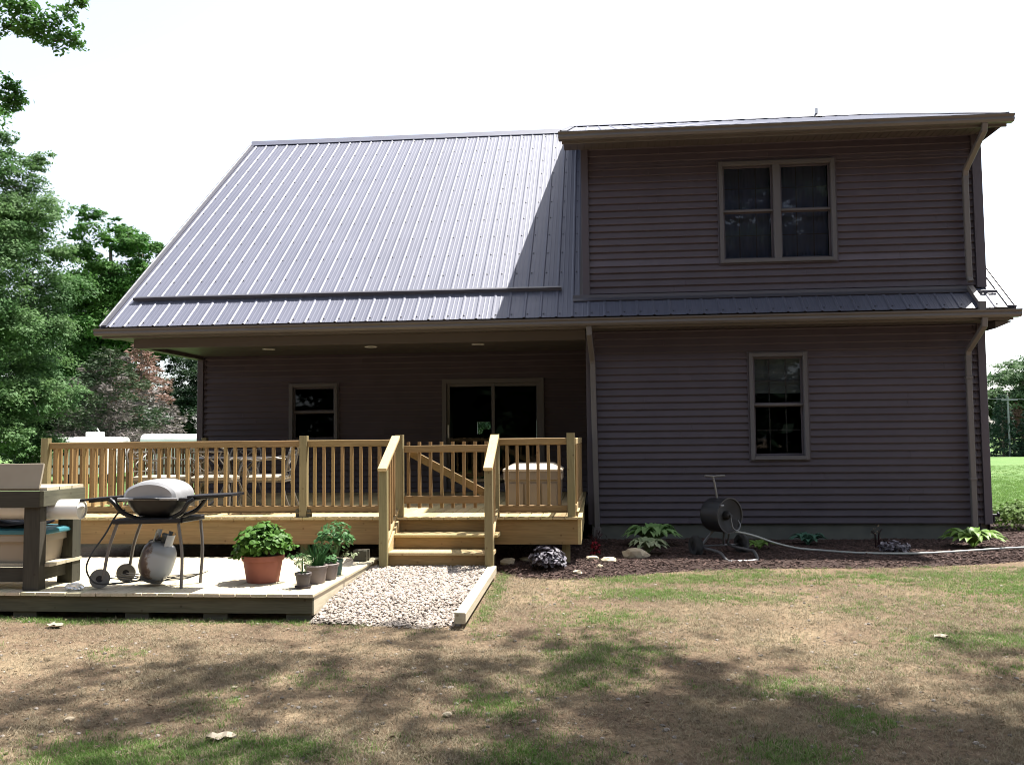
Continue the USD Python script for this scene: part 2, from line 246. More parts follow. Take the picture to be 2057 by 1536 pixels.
def unit(v):
    v = np.asarray(v, float); return v / max(np.linalg.norm(v), 1e-12)
class MB:
    def __init__(s): s.v, s.f, s.n = [], [], 0
    def add(s, v, f):
        v = np.asarray(v, float).reshape(-1, 3); f = np.asarray(f, int)
        if f.ndim == 2 and f.shape[1] == 4: f = np.vstack([f[:, [0, 1, 2]], f[:, [0, 2, 3]]])
        s.v.append(v); s.f.append(f + s.n); s.n += len(v); return s
    def mesh(s, m): return s.add(m.vertices, m.faces)
    def arrays(s): return np.vstack(s.v), np.vstack(s.f)
    def prism(s, prof, p0, p1, side, up, caps=True):
        """prof: (n,2) closed outline, counter-clockwise seen from p1, in (side, up)"""
        p0, p1, side, up = (np.asarray(a, float) for a in (p0, p1, side, up)); prof = np.asarray(prof, float); n = len(prof)
        ring = prof[:, :1] * side + prof[:, 1:] * up
        v = np.vstack([p0 + ring, p1 + ring]); i = np.arange(n); j = (i + 1) % n
        f = [np.stack([i, j, j + n], 1), np.stack([i, j + n, i + n], 1)]
        if caps:
            k = np.arange(1, n - 1); z = np.zeros_like(k)
            f += [np.stack([z, k + 1, k], 1), np.stack([z + n, k + n, k + 1 + n], 1)]
        return s.add(v, np.vstack(f))
    def bar(s, p0, p1, w, h, up=(0, 0, 1), c=0.004):
        """chamfered timber from p0 to p1 (centre line), w across, h along up"""
        d = unit(np.subtract(p1, p0)); side = unit(np.cross(d, up)); u = np.cross(side, d)
        a, b = w / 2, h / 2; c = min(c, a * .45, b * .45)
        prof = [(-a + c, -b), (a - c, -b), (a, -b + c), (a, b - c), (a - c, b), (-a + c, b), (-a, b - c), (-a, -b + c)]
        return s.prism(prof, p0, p1, side, u)
    def box(s, lo, hi, c=0.003):
        lo, hi = np.minimum(lo, hi).astype(float), np.maximum(lo, hi).astype(float); m = (lo + hi) / 2; e = hi - lo; a = int(np.argmax(e))
        p0, p1 = m.copy(), m.copy(); p0[a], p1[a] = lo[a], hi[a]
        up = [(0, 0, 1), (0, 0, 1), (0, 1, 0)][a]
        w, h = [(e[1], e[2]), (e[0], e[2]), (e[0], e[1])][a]
        return s.bar(p0, p1, w, h, up, c)
    def quad(s, a, b, c, d): return s.add([a, b, c, d], [[0, 1, 2, 3]])
    def tube(s, pts, r, n=8, caps=True):
        pts = np.asarray(pts, float); m = len(pts); r = np.broadcast_to(np.asarray(r, float), (m,))
        t = np.gradient(pts, axis=0); t /= np.maximum(np.linalg.norm(t, axis=1, keepdims=True), 1e-12)
        a = np.array([0, 0, 1.0]) if abs(t[0][2]) < 0.9 else np.array([1.0, 0, 0])
        u = unit(np.cross(t[0], a)); V = []
        ang = np.arange(n) / n * 2 * np.pi
        for k in range(m):
            u = unit(u - t[k] * np.dot(u, t[k])); w = np.cross(t[k], u)
            V.append(pts[k] + r[k] * (np.cos(ang)[:, None] * u + np.sin(ang)[:, None] * w))
        F = []
        i = np.arange(n); j = (i + 1) % n
        for k in range(m - 1):
            F.append(np.stack([k * n + i, k * n + j, (k + 1) * n + j, (k + 1) * n + i], 1))
        s.add(np.vstack(V), np.vstack(F))
        if caps:
            for ring, flip in ((V[0], True), (V[-1], False)):
                k = np.arange(1, n - 1); z = np.zeros_like(k)
                s.add(ring, np.stack([z, k + 1, k] if flip else [z, k, k + 1], 1))
        return s
    def lathe(s, prof, c=(0, 0, 0), n=24, axis=(0, 0, 1), closed=False):
        prof = np.asarray(prof, float); ax = unit(axis); a = np.array([1.0, 0, 0]) if abs(ax[0]) < .9 else np.array([0, 1.0, 0])
        u = unit(a - ax * np.dot(a, ax)); w = np.cross(ax, u); th = np.arange(n) / n * 2 * np.pi
        V = np.vstack([np.asarray(c) + r * (np.cos(th)[:, None] * u + np.sin(th)[:, None] * w) + z * ax for r, z in prof])
        i = np.arange(n); j = (i + 1) % n; m = len(prof)
        F = [np.stack([k * n + i, k * n + j, ((k + 1) % m) * n + j, ((k + 1) % m) * n + i], 1) for k in range(m if closed else m - 1)]
        return s.add(V, np.vstack(F))
def smoothpts(pts, n=6):
    """Catmull-Rom through the points"""
    p = np.asarray(pts, float); p = np.vstack([2 * p[0] - p[1], p, 2 * p[-1] - p[-2]]); out = []
    for k in range(1, len(p) - 2):
        for t in np.arange(n) / n:
            a, b, c, d = p[k - 1:k + 3]
            out.append(0.5 * (2 * b + (c - a) * t + (2 * a - 5 * b + 4 * c - d) * t * t + (3 * b - a - 3 * c + d) * t ** 3))
    out.append(p[-2]); return np.array(out)

def smoothstep(t): t = np.clip(t, 0, 1); return t * t * (3 - 2 * t)
def G(x, y):
    """height of the ground"""
    x, y = np.asarray(x, float), np.asarray(y, float)
    z = np.where(y > 10.2, 0, np.where(y > 7.6, -.07 * (10.2 - y) / 2.6, -.07 - .06 * (7.6 - np.maximum(y, -4)) / 3.6))
    z = z - 0.8 * smoothstep((np.hypot(np.maximum(np.abs(x + .8) - 7, 0), np.maximum(y - 13.5, 0)) + np.maximum(y - 24, 0) * 0) / 45) * (y > 0)
    near = np.exp(-np.maximum(y - 16, 0) / 10)
    return z + near * 0.03 * (meshkit.fbm(np.stack([x * 0.7, y * 0.7, 0 * x], -1), 3, 5) - 0.5)

# ---------------------------------------------------------------- ground
def axis_pts(lo, hi, fine_lo, fine_hi, step, grow=1.22):
    a = list(np.arange(fine_lo, fine_hi + 1e-6, step)); d = step; x = a[-1]
    while x < hi: d = min(d * grow, 60); x += d; a.append(x)
    d = step; x = a[0]
    while x > lo: d = min(d * grow, 60); x -= d; a.insert(0, x)
    return np.array(a)
gx, gy = axis_pts(-600, 600, -8, 8, .16), axis_pts(-300, 900, 2, 16, .16)
X, Y = np.meshgrid(gx, gy, indexing='ij')
V = np.stack([X, Y, G(X, Y)], -1).reshape(-1, 3)
ii, jj = np.meshgrid(np.arange(len(gx) - 1), np.arange(len(gy) - 1), indexing='ij'); q = (ii * len(gy) + jj).ravel(); w = len(gy)
single('ground', MB().add(V, np.stack([q, q + w, q + w + 1, q + 1], 1)), 'ground', kind='structure', smooth=True)

# ---------------------------------------------------------------- the house
YW, YP, YE = 13.0, 15.1, 12.585          # front wall, porch wall, eave
XL, XC, XR = -6.90, -0.09, 5.39          # left gable wall, inner corner, right gable wall
YR, YB = 18.43, 24.0                     # ridge, far wall
ZE, SL = 3.187, 0.804                    # roof height at the eave, slope
ZR = ZE + SL * (YR - YE)
RX0, RX1 = -7.285, 5.655
DX0, DX1, DYE, DZE, DZR = -0.43, 5.625, 12.47, 5.80, 7.95   # dormer roof
WX0, WX1 = -0.13, 5.44                   # dormer wall
def roofz(y): return ZE + SL * (y - YE)
house = thing('house', 'two storey brown sided house with a grey ribbed metal roof and covered porch', 'house', (-0.8, YW, 0))

def wall_rects(x0, x1, z0, z1, openings):
    zs = sorted({z0, z1, *[min(max(o[k], z0), z1) for o in openings for k in (2, 3)]}); out = []
    for a, b in zip(zs[:-1], zs[1:]):
        xs = x0
        for o in sorted(o for o in openings if o[2] < (a + b) / 2 < o[3]):
            if o[0] > xs: out.append((xs, o[0], a, b))
            xs = o[1]
        if x1 > xs: out.append((xs, x1, a, b))
    return out
def sided_wall(parent, y, x0, x1, z0, z1, openings, first=None):
    core = MB()
    for a, b, c, d in wall_rects(x0, x1, z0, z1, openings): core.box((a, y + .02, c), (b, y + .15, d), 0)
    wp = part(parent, 'wall', core, 'siding')
    e = 0.1016; z = first if first is not None else z0
    while z < z1 - 0.01:
        zt = min(z + e, z1)
        for a, b, c, d in wall_rects(x0, x1, z, zt, [(o[0] - .0, o[1] + .0, o[2], o[3]) for o in openings]):
            if d - c < .012: continue
            t0, t1 = 0.001 + 0.026 * (1 - (c - z) / e), 0.001 + 0.026 * (1 - (d - z) / e)
            # outline in (y, z): seen along x
            g_ = .012 if c == z else 0.0
            pr = [(0.0, g_), (-t0 + .002, g_), (-t0, g_ + 0.004), (-t1, d - c), (0.0, d - c)]
            xs_ = [a] + [q_ for q_ in np.arange(x0 + 1.1 + 1.83 * (int(round((z - z0) / e / 2)) % 2) + .35 * math.sin(z * 9), x1, 3.66) if a + .4 < q_ < b - .4] + [b]
            for a_, b_ in zip(xs_[:-1], xs_[1:]):
                part(wp, 'siding_board', MB().prism(pr, (a_ + (.001 if a_ > a else 0), y + .018, c), (b_ - (.001 if b_ < b else 0), y + .018, c), (0, 1, 0), (0, 0, 1)), 'siding')
        z += e
    return wp
W_LOW = (2.185, 2.99, 1.15, 2.665)
W_UP = (1.825, 3.455, 3.965, 5.44)
W_PORCH = (-5.27, -4.42, 1.45, 2.455)
D_PORCH = (-2.60, -0.86, 0.595, 2.50)
sided_wall(house, YW, XC, XR, 0.245, 3.02, [W_LOW])
sided_wall(house, YW, WX0, WX1, 3.56, 5.76, [W_UP], first=3.555)
sided_wall(house, YP, XL, XC, 0.55, 2.96, [W_PORCH, D_PORCH])
# side and rear walls, gables
gab = MB()
for x, s in ((XL, 1), (XR, -1)):
    y0 = YP if x == XL else YW
    o = np.array([[x, y0, .0], [x, YB, .0], [x, YB, roofz(2 * YR - YB) - .12], [x, YR, ZR - .12], [x, y0, roofz(y0) - .12]])
    o2 = o + [s * .12, 0, 0]; n = 5; idx = np.arange(n)
    tri = np.array([[0, 1, 2], [0, 2, 3], [0, 3, 4]])
    gab.add(o, tri); gab.add(o2, tri[:, ::-1])
gab.box((XC - .02, YW, .245), (XC + .10, YP, 3.0), 0)
# rear wall with three window holes that let the far garden show through the house
RH = [(-3.16, -2.80, 1.60, 1.92), (-1.57, -1.48, 1.3, 1.95)]
for a, b, c, d in wall_rects(XL, XR, 0, 3.1, RH): gab.box((a, YB - .12, c), (b, YB, d), 0)
part(house, 'side_wall', gab, 'siding')
dm = MB()
for x, s in ((WX0, 1), (WX1, -1)):
    def dz(y): return DZE + (DZR - DZE) * (y - DYE) / (YR - DYE) - .1
    o = np.array([[x, YW + .01, roofz(YW)], [x, YR, ZR], [x, YW + .01, dz(YW)]]); o2 = o + [s * .1, 0, 0]
    dm.add(o, [[0, 1, 2]]); dm.add(o2, [[2, 1, 0]])
part(house, 'dormer_cheek', dm, 'siding')
inn = MB(); inn.box((XL + .13, YW + .3, .50), (XR - .13, YB - .13, .55), 0); inn.box((XL + .13, YP + .16, 2.97), (XR - .13, YB - .13, 3.02), 0)
inn.box((XC + .12, YW + .16, 2.97), (XR - .13, YP + .15, 3.02), 0); inn.box((XC + .4, YP + 1.0, .55), (XC + .5, YB - 1.5, 2.97), 0); inn.box((-3.9, YP + 3.0, .55), (-3.8, YB - .2, 2.97), 0)
inn.box((WX0 + .2, YW + 3.2, 3.02), (WX1 - .2, YW + 3.3, 6.3), 0); inn.box((WX0 + .12, YW + .16, 5.55), (WX1 - .12, YW + 3.2, 5.6), 0)
part(house, 'interior_wall', inn, 'interior')
part(house, 'foundation', MB().box((XC + .02, YW + .03, -.3), (XR - .02, YW + .25, .245), 0).box((XR - .25, YW + .25, -.3), (XR - .02, YB, .10), 0).box((XL + .02, YP + .03, -.3), (XC, YP + .25, .55), 0), 'concrete')
# corner boards
for x0, x1, y, z0, z1 in ((XC - .035, XC + .075, YW, .245, 3.02), (XR - .075, XR + .03, YW, .245, 3.02), (WX0 - .03, WX0 + .075, YW, 3.53, 5.76), (WX1 - .10, WX1 + .03, YW, 3.53, 5.76), (XL - .03, XL + .075, YP, .5, 2.96)):
    m = MB().box((x0, y - .028, z0), (x1, y + .02, z1)); m.box((x0 if x0 < x1 and x0 in (XC - .035, WX0 - .03, XL - .03) else x1 - .03, y + .02, z0), ((x0 + .03) if x0 in (XC - .035, WX0 - .03, XL - .03) else x1, y + .1, z1))
    part(house, 'corner_board', m, 'siding_trim')

# windows
def window(y, o, units=1, grille=None, shade=0, sashes=True):
    x0, x1, z0, z1 = o; f = 0.055
    m = MB()
    m.box((x0, y - .035, z0), (x0 + f, y + .08, z1)); m.box((x1 - f, y - .035, z0), (x1, y + .08, z1))
    m.box((x0 + f, y - .035, z1 - f), (x1 - f, y + .08, z1)); m.box((x0 + f, y - .038, z0), (x1 - f, y + .08, z0 + f))
    w = part(house, 'window', m, 'frame')
    # dark J-channel round the frame
    j = MB(); g = .022
    j.box((x0 - g, y - .012, z0 - g), (x0, y + .01, z1 + g)); j.box((x1, y - .012, z0 - g), (x1 + g, y + .01, z1 + g)); j.box((x0, y - .012, z1), (x1, y + .01, z1 + g)); j.box((x0, y - .014, z0 - g), (x1, y + .01, z0))
    part(w, 'trim', j, 'siding_trim')
    xs = np.linspace(x0 + f, x1 - f, units + 1)
    if units == 2:
        xm = (x0 + x1) / 2; part(w, 'mullion', MB().box((xm - .048, y - .03, z0 + f), (xm + .048, y + .08, z1 - f)), 'frame')
    for k in range(units):
        a = xs[k] + (.048 if k else 0); b = xs[k + 1] - (.048 if k < units - 1 else 0)
        zm = (z0 + z1) / 2 + .02
        for lo, hi, yy in ((zm, z1 - f, .03), (z0 + f, zm, .05)):
            s = MB(); t = .03
            s.box((a, y + yy, lo), (a + t, y + yy + .02, hi)); s.box((b - t, y + yy, lo), (b, y + yy + .02, hi)); s.box((a + t, y + yy, hi - t), (b - t, y + yy + .02, hi)); s.box((a + t, y + yy, lo), (b - t, y + yy + .02, lo + t))
            part(w, 'sash', s, 'siding_trim')
            part(w, 'pane', MB().box((a + t - .004, y + yy + .008, lo + t - .004), (b - t + .004, y + yy + .013, hi - t + .004), 0), 'glass')
            if grille:
                gm = MB(); nx, nz = grille
                for i in range(1, nx): xx = a + (b - a) * i / nx; gm.box((xx - .008, y + yy + .016, lo + t), (xx + .008, y + yy + .022, hi - t), 0)
                for i in range(1, nz): zz = lo + (hi - lo) * i / nz; gm.box((a + t, y + yy + .017, zz - .008), (b - t, y + yy + .023, zz + .008), 0)
                part(w, 'grille', gm, 'siding_trim')
        part(w, 'meeting_rail', MB().box((a, y + .005, zm - .014), (b, y + .03, zm + .014)), 'frame')
        if units == 2:
            cx_ = np.linspace(a + .02, b - .02, 40); wv = y + .16 + .007 * np.sin(cx_ * 74) + .005 * np.sin(cx_ * 31)
            V_ = np.vstack([np.column_stack([cx_, wv, 0 * cx_ + z0 + f]), np.column_stack([cx_, wv, 0 * cx_ + z1 - f])]); q_ = np.arange(39)
            part(w, 'curtain', MB().add(V_, np.stack([q_, q_ + 1, q_ + 41, q_ + 40], 1)), 'curtain', smooth=True)
        if shade: part(w, 'roller_shade', MB().box((a + .01, y + .10, z1 - f - shade), (b - .01, y + .105, z1 - f), 0), 'shade_cloth')
window(YW, W_LOW, 1, (3, 2), 0.52)
window(YW, W_UP, 2, (3, 2), 0)
window(YP, W_PORCH, 1, None, 0)
# sliding door
x0, x1, z0, z1 = D_PORCH; m = MB(); f = .075
m.box((x0, YP - .03, z0), (x0 + f, YP + .1, z1)); m.box((x1 - f, YP - .03, z0), (x1, YP + .1, z1)); m.box((x0 + f, YP - .03, z1 - f), (x1 - f, YP + .1, z1)); m.box((x0 + f, YP - .03, z0), (x1 - f, YP + .1, z0 + .04))
door = part(house, 'sliding_door', m, 'frame')
xm = (x0 + x1) / 2
for a, b, yy in ((x0 + f, xm + .03, .02), (xm - .03, x1 - f, .055)):
    s = MB(); t = .055
    s.box((a, YP + yy, z0 + .04), (a + t, YP + yy + .03, z1 - f)); s.box((b - t, YP + yy, z0 + .04), (b, YP + yy + .03, z1 - f)); s.box((a + t, YP + yy, z1 - f - t), (b - t, YP + yy + .03, z1 - f)); s.box((a + t, YP + yy, z0 + .04), (b - t, YP + yy + .03, z0 + .14))
    part(door, 'door_panel', s, 'frame')
    part(door, 'pane', MB().box((a + t - .004, YP + yy + .012, z0 + .136), (b - t + .004, YP + yy + .018, z1 - f - t + .004), 0), 'glass')
part(door, 'door_handle', MB().box((x0 + f + .02, YP - .02, 1.5), (x0 + f + .04, YP + .02, 1.72)), 'white')

# roof sheets: ribs every 9 inches, two stiffeners between
RIB = 0.2286
def sheet(x0, x1, ya, za, yb, zb, ribs_from):
    """one panel of ribbed steel between x0 and x1 going up from (ya, za) to (yb, zb)"""
    d = unit([0, yb - ya, zb - za]); nrm = np.cross([1, 0, 0], d)
    xs = [(x0, 0.0), (x1, 0.0)]
    k0 = math.floor((x0 - ribs_from) / RIB) - 1
    for k in range(k0, k0 + int((x1 - x0) / RIB) + 4):
        c = ribs_from + k * RIB
        for dx, h in ((-.025, 0), (-.009, .012), (.009, .012), (.025, 0), (RIB * .36 - .012, 0), (RIB * .36, .0022), (RIB * .36 + .012, 0), (RIB * .64 - .012, 0), (RIB * .64, .0022), (RIB * .64 + .012, 0)):
            if x0 < c + dx < x1: xs.append((c + dx, h))
    xs = sorted(xs); V = []
    for y, z in ((ya, za), (yb, zb)):
        for x, h in xs: V.append(np.array([x, y, z]) + nrm * h)
    for y, z in ((ya, za), (yb, zb)):
        for x, h in xs: V.append(np.array([x, y, z]) + nrm * (h - .002))
    n = len(xs); F = []
    for k in range(n - 1):
        F += [[k, k + 1, k + 1 + n, k + n], [2 * n + k, 3 * n + k, 3 * n + k + 1, 2 * n + k + 1], [k, 2 * n + k, 2 * n + k + 1, k + 1], [n + k, n + k + 1, 3 * n + k + 1, 3 * n + k]]
    return MB().add(V, F)
rf = MB()   # sheathing below the steel, front and back slopes
def slab(x0, x1, ya, za, yb, zb, t=.10):
    d = unit([0, yb - ya, zb - za]); nrm = np.cross([1, 0, 0], d); a, b = np.array([0, ya, za]) - nrm * .004, np.array([0, yb, zb]) - nrm * .004
    c0 = (a + b) / 2 - nrm * t / 2; L_ = np.linalg.norm(b - a)
    rf.bar(c0 - d * L_ / 2 + [0, 0, 0], c0 + d * L_ / 2, 1, t, nrm, 0)   # placeholder width replaced below
    v = rf.v[-1]; v[:, 0] = np.where(v[:, 0] > 0, x1, x0)
slab(RX0 + .03, WX0, YE + .03, ZE + SL * .03, YR, ZR)
slab(WX0, RX1 - .03, YE + .03, ZE + SL * .03, YR - .3, ZR - SL * .3)
slab(DX0 + .03, DX1 - .03, DYE + .03, DZE + .01, YR, DZR, .12)
rp = part(house, 'roof', rf, 'soffit')
bk = MB(); d_ = unit([0, YB + .42 - YR, -(YB + .42 - YR) * SL]); bk.quad([RX0, YR, ZR], [RX1, YR, ZR], [RX1, YB + .42, roofz(2 * YR - YB - .42)], [RX0, YB + .42, roofz(2 * YR - YB - .42)])
bk.quad([RX0, YR, ZR - .1], [RX0, YB + .42, roofz(2 * YR - YB - .42) - .1], [RX1, YB + .42, roofz(2 * YR - YB - .42) - .1], [RX1, YR, ZR - .1])
part(rp, 'rear_slope', bk, 'roof')
first_rib = -7.16
bounds = [RX0] + [first_rib + RIB * 3.62 + 4 * RIB * k for k in range(20)]
bounds = [b for b in bounds if b < RX1 - .2] + [RX1]
cuts = sorted(set(bounds + [-.20, WX1 + .02]))
for a, b in zip(cuts[:-1], cuts[1:]):
    c = (a + b) / 2
    top = YW - .005 if -.20 < c < WX1 + .02 else YR
    part(rp, 'roof_panel', sheet(a, b, YE, ZE, top, roofz(top), first_rib), 'roof')
dcuts = [DX0] + [DX0 + .13 + RIB * 3.5 + 4 * RIB * k for k in range(9)]; dcuts = [b for b in dcuts if b < DX1 - .2] + [DX1]
for a, b in zip(dcuts[:-1], dcuts[1:]):
    part(rp, 'roof_panel', sheet(a, b, DYE, DZE, YR, DZR, DX0 + .13), 'roof')
# ridge caps, rake trims, snow bar, flashing
cap = MB()
for x0, x1, zz in ((RX0 - .01, DX0 - .02, ZR), (DX0 - .02, RX1 + .01, DZR)):
    sl = SL if zz == ZR else (DZR - DZE) / (YR - DYE)
    cap.prism([(-.15, -.15 * sl + .03), (-.15, -.15 * sl + .022), (0, .03), (.15, -.15 * SL + .022), (.15, -.15 * SL + .03), (.02, .045), (-.02, .045)], (x0, YR, zz), (x1, YR, zz), (0, 1, 0), (0, 0, 1))
part(rp, 'ridge_cap', cap, 'roof')
for x, ya, za, yb, zb in ((RX0, YE, ZE, YR, ZR), (RX1, YE, ZE, YR, ZR), (DX0, DYE, DZE, YR, DZR), (DX1, DYE, DZE, YR, DZR)):
    m = MB().bar((x, ya, za - .03), (x, yb, zb - .03), .025, .12, (0, 0, 1)).bar((x + (.04 if x in (RX0, DX0) else -.04), ya, za + .022), (x + (.04 if x in (RX0, DX0) else -.04), yb, zb + .022), .09, .006, unit([0, -(zb - za), yb - ya]), 0)
    part(rp, 'rake_trim', m, 'roof_trim')
ny, nz = unit([0, -SL, 1])[1:]
yb_ = 13.155; sb = MB(); sb.bar((-7.08, yb_ + ny * .044, roofz(yb_) + nz * .044), (-.47, yb_ + ny * .044, roofz(yb_) + nz * .044), .012, .058, (0, ny, nz), .002)
sb.bar((-7.08, yb_ + .05 + ny * .024, roofz(yb_ + .05) + nz * .024), (-.47, yb_ + .05 + ny * .024, roofz(yb_ + .05) + nz * .024), .10, .006, (0, ny, nz), 0)
part(rp, 'snow_guard', sb, 'roof_trim')
fl = MB().box((-.30, YW - .05, 3.50), (5.20, YW - .026, 3.552)); fl.bar((-.30, YW - .085, roofz(YW - .085) + .026), (5.2, YW - .085, roofz(YW - .085) + .026), .075, .006, (0, ny, nz), 0)
part(rp, 'flashing', fl, 'roof_trim')
part(rp, 'snow_cleat', MB().box((5.55, 12.86, roofz(12.86) + .02), (5.30, 12.88, roofz(12.86) + .06)), 'roof_trim')
scr = MB()
k = 0
for row, y in enumerate([12.66] + [13.1 + .51 * i for i in range(1, 11)]):
    x = first_rib + .045
    while x < 5.6:
        ok = (x < -.25) or (y < 12.9)
        if ok:
            p = np.array([x, y, roofz(y)]) + np.array([0, ny, nz]) * .005
            scr.lathe([(.013, 0), (.012, .006), (.0, .010)], p, 6, (0, ny, nz))
        x += RIB
part(rp, 'roof_screws', scr, 'rubber_dark', kind='stuff')
for y0_ in (DYE + .12,):
    s2 = MB(); x = DX0 + .13 + .045
    while x < DX1 - .1:
        p = np.array([x, y0_, DZE + (DZR - DZE) * (y0_ - DYE) / (YR - DYE) + .004]); s2.lathe([(.013, 0), (.012, .008), (0, .012)], p, 6); x += RIB
    part(rp, 'roof_screws', s2, 'rubber_dark', kind='stuff')
vp = MB().lathe([(.032, 0), (.032, .24), (.026, .24), (.026, .1)], (4.38, 17.6, 7.60), 14)
vent = part(rp, 'vent_pipe', vp, 'white', smooth=40)
part(vent, 'rubber_boot', MB().lathe([(.10, .05), (.05, .09), (.036, .13)], (4.38, 17.6, 7.60), 14), 'rubber_dark', smooth=40)

# gutters, fascia, soffits, beam, ceiling
def gutter(x0, x1, y, z):
    pr = [(.13, -.10), (.03, -.10), (.005, -.07), (.012, -.035), (-.012, -.012), (-.012, 0.0), (.0, 0.0), (.004, -.008), (.015, -.035), (.015, -.068), (.035, -.092), (.13, -.092)]
    m = MB().prism(pr, (x0, y, z), (x1, y, z), (0, 1, 0), (0, 0, 1), caps=False)
    for x in (x0, x1): m.prism([(.125, -.10), (.03, -.10), (.005, -.07), (.012, -.035), (-.010, -.012), (-.010, 0.0), (.125, 0)], (x - .003, y, z), (x + .003, y, z), (0, 1, 0), (0, 0, 1))
    return m
part(house, 'gutter', gutter(-7.335, 5.70, YE - .105, 3.150), 'taupe')
part(house, 'gutter', gutter(-.46, 5.665, DYE - .105, 5.775), 'taupe')
part(house, 'fascia', MB().box((RX0 + .01, YE + .026, 3.02), (RX1 - .01, YE + .05, 3.158)), 'taupe')
part(house, 'fascia', MB().box((DX0 + .01, DYE + .026, 5.64), (DX1 - .01, DYE + .05, 5.775)), 'taupe')
def soffit(x0, x1, y0, y1, z, name='soffit'):
    pw = .305; x = x0; base = None
    while x < x1 - .02:
        b = min(x + pw, x1); m = MB()
        for k in range(3):
            a_ = x + (b - x) * k / 3; b_ = x + (b - x) * (k + 1) / 3
            m.box((a_ + .003, y0, z), (b_ - .003, y1, z + .012), .002)
        m.box((x, y0, z + .006), (b, y1, z + .02), 0)
        if base is None: base = part(house, name, m, 'soffit')
        else: part(base, 'soffit_panel', m, 'soffit')
        x = b
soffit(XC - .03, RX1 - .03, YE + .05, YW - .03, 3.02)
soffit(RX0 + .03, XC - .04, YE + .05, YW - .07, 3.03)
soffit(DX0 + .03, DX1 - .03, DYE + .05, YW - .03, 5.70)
# gable-end soffit returns
for x0, x1, y, z in ((XR + .03, RX1 - .03, YE + .06, 3.0), (WX1 + .04, DX1 - .03, DYE + .06, 5.68)):
    part(house, 'eave_return', MB().prism([(0, .0), (x1 - x0, .085), (x1 - x0, .1), (0, .1)], (x0, YW + .02, z - .09), (x0, y, z - .09), (1, 0, 0), (0, 0, 1)), 'soffit')
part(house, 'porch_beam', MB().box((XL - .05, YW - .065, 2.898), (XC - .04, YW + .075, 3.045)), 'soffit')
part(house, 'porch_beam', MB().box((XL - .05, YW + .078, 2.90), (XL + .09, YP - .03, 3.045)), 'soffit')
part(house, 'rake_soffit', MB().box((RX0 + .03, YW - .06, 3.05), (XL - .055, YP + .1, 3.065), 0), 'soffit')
gabp = MB(); o = np.array([[XL - .03, YW, 3.04], [XL - .03, YP + .05, 3.04], [XL - .03, YP + .05, roofz(YP) - .1], [XL - .03, YW, roofz(YW) - .1]]); gabp.add(o, [[0, 1, 2, 3]]); gabp.add(o + [.08, 0, 0], [[3, 2, 1, 0]])
part(house, 'porch_gable', gabp, 'siding')
pc = None; y = YW + .08
while y < YP - .05:
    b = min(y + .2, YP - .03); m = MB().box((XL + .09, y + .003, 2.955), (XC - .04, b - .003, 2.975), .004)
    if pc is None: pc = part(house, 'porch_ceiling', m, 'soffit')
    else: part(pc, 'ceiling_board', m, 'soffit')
    y = b
for x, y in ((-1.81, 13.83), (-3.53, 13.89), (-5.23, 13.97)):
    l_ = part(house, 'ceiling_light', MB().lathe([(.055, .0), (.095, -.006), (.10, -.002), (.10, .004)], (x, y, 2.953), 24), 'white', smooth=40)
    part(l_, 'lens', MB().lathe([(.056, .004), (.0, .006)], (x, y, 2.956), 20), 'shade_cloth')
# downspouts
def downspout(path, w=.076, d=.055):
    m = MB(); p = np.asarray(path, float)
    for k in range(len(p) - 1):
        a, b = p[k], p[k + 1]; dd = unit(b - a); side = np.array([1.0, 0, 0]); n_ = np.cross(side, dd); n_ = unit(n_)
        m.bar(a - dd * (.012 if k else 0), b + dd * (.012 if k < len(p) - 2 else 0), d, w, side, .008)
    return m
ds = part(house, 'downspout', downspout([(-.075, 12.55, 3.05), (-.07, 12.56, 2.93), (-.035, 12.90, 2.60), (-.03, 12.93, 2.55), (.0, 12.93, .20)]), 'taupe')
part(ds, 'outlet', MB().box((-.05, 12.885, .09), (.055, 12.975, .21)).lathe([(.045, 0), (.045, .1), (.04, .1)], (.0, 12.93, -.01), 16), 'taupe')
ds = part(house, 'downspout', downspout([(5.24, 12.54, 3.05), (5.24, 12.56, 2.94), (5.16, 12.90, 2.64), (5.16, 12.93, 2.58), (5.16, 12.93, .06)]), 'taupe')
for z in (2.25, .85): part(ds, 'strap', MB().box((5.115, 12.895, z), (5.205, 12.97, z + .03)), 'taupe')
ds = part(house, 'downspout', downspout([(5.30, 12.42, 5.68), (5.30, 12.46, 5.58), (5.22, 12.90, 5.18), (5.22, 12.93, 5.1), (5.22, 12.93, 3.66), (5.225, 12.90, 3.60)]), 'taupe')
part(ds, 'roof_leader', MB().bar((5.225, 12.93, roofz(12.93) + .06), (5.225, 12.60, roofz(12.60) + .06), .085, .06, (0, ny, nz), .008), 'taupe')
part(ds, 'leader_end', MB().box((5.18, 12.54, roofz(12.60) - .05), (5.27, 12.62, roofz(12.60) + .07)), 'taupe')

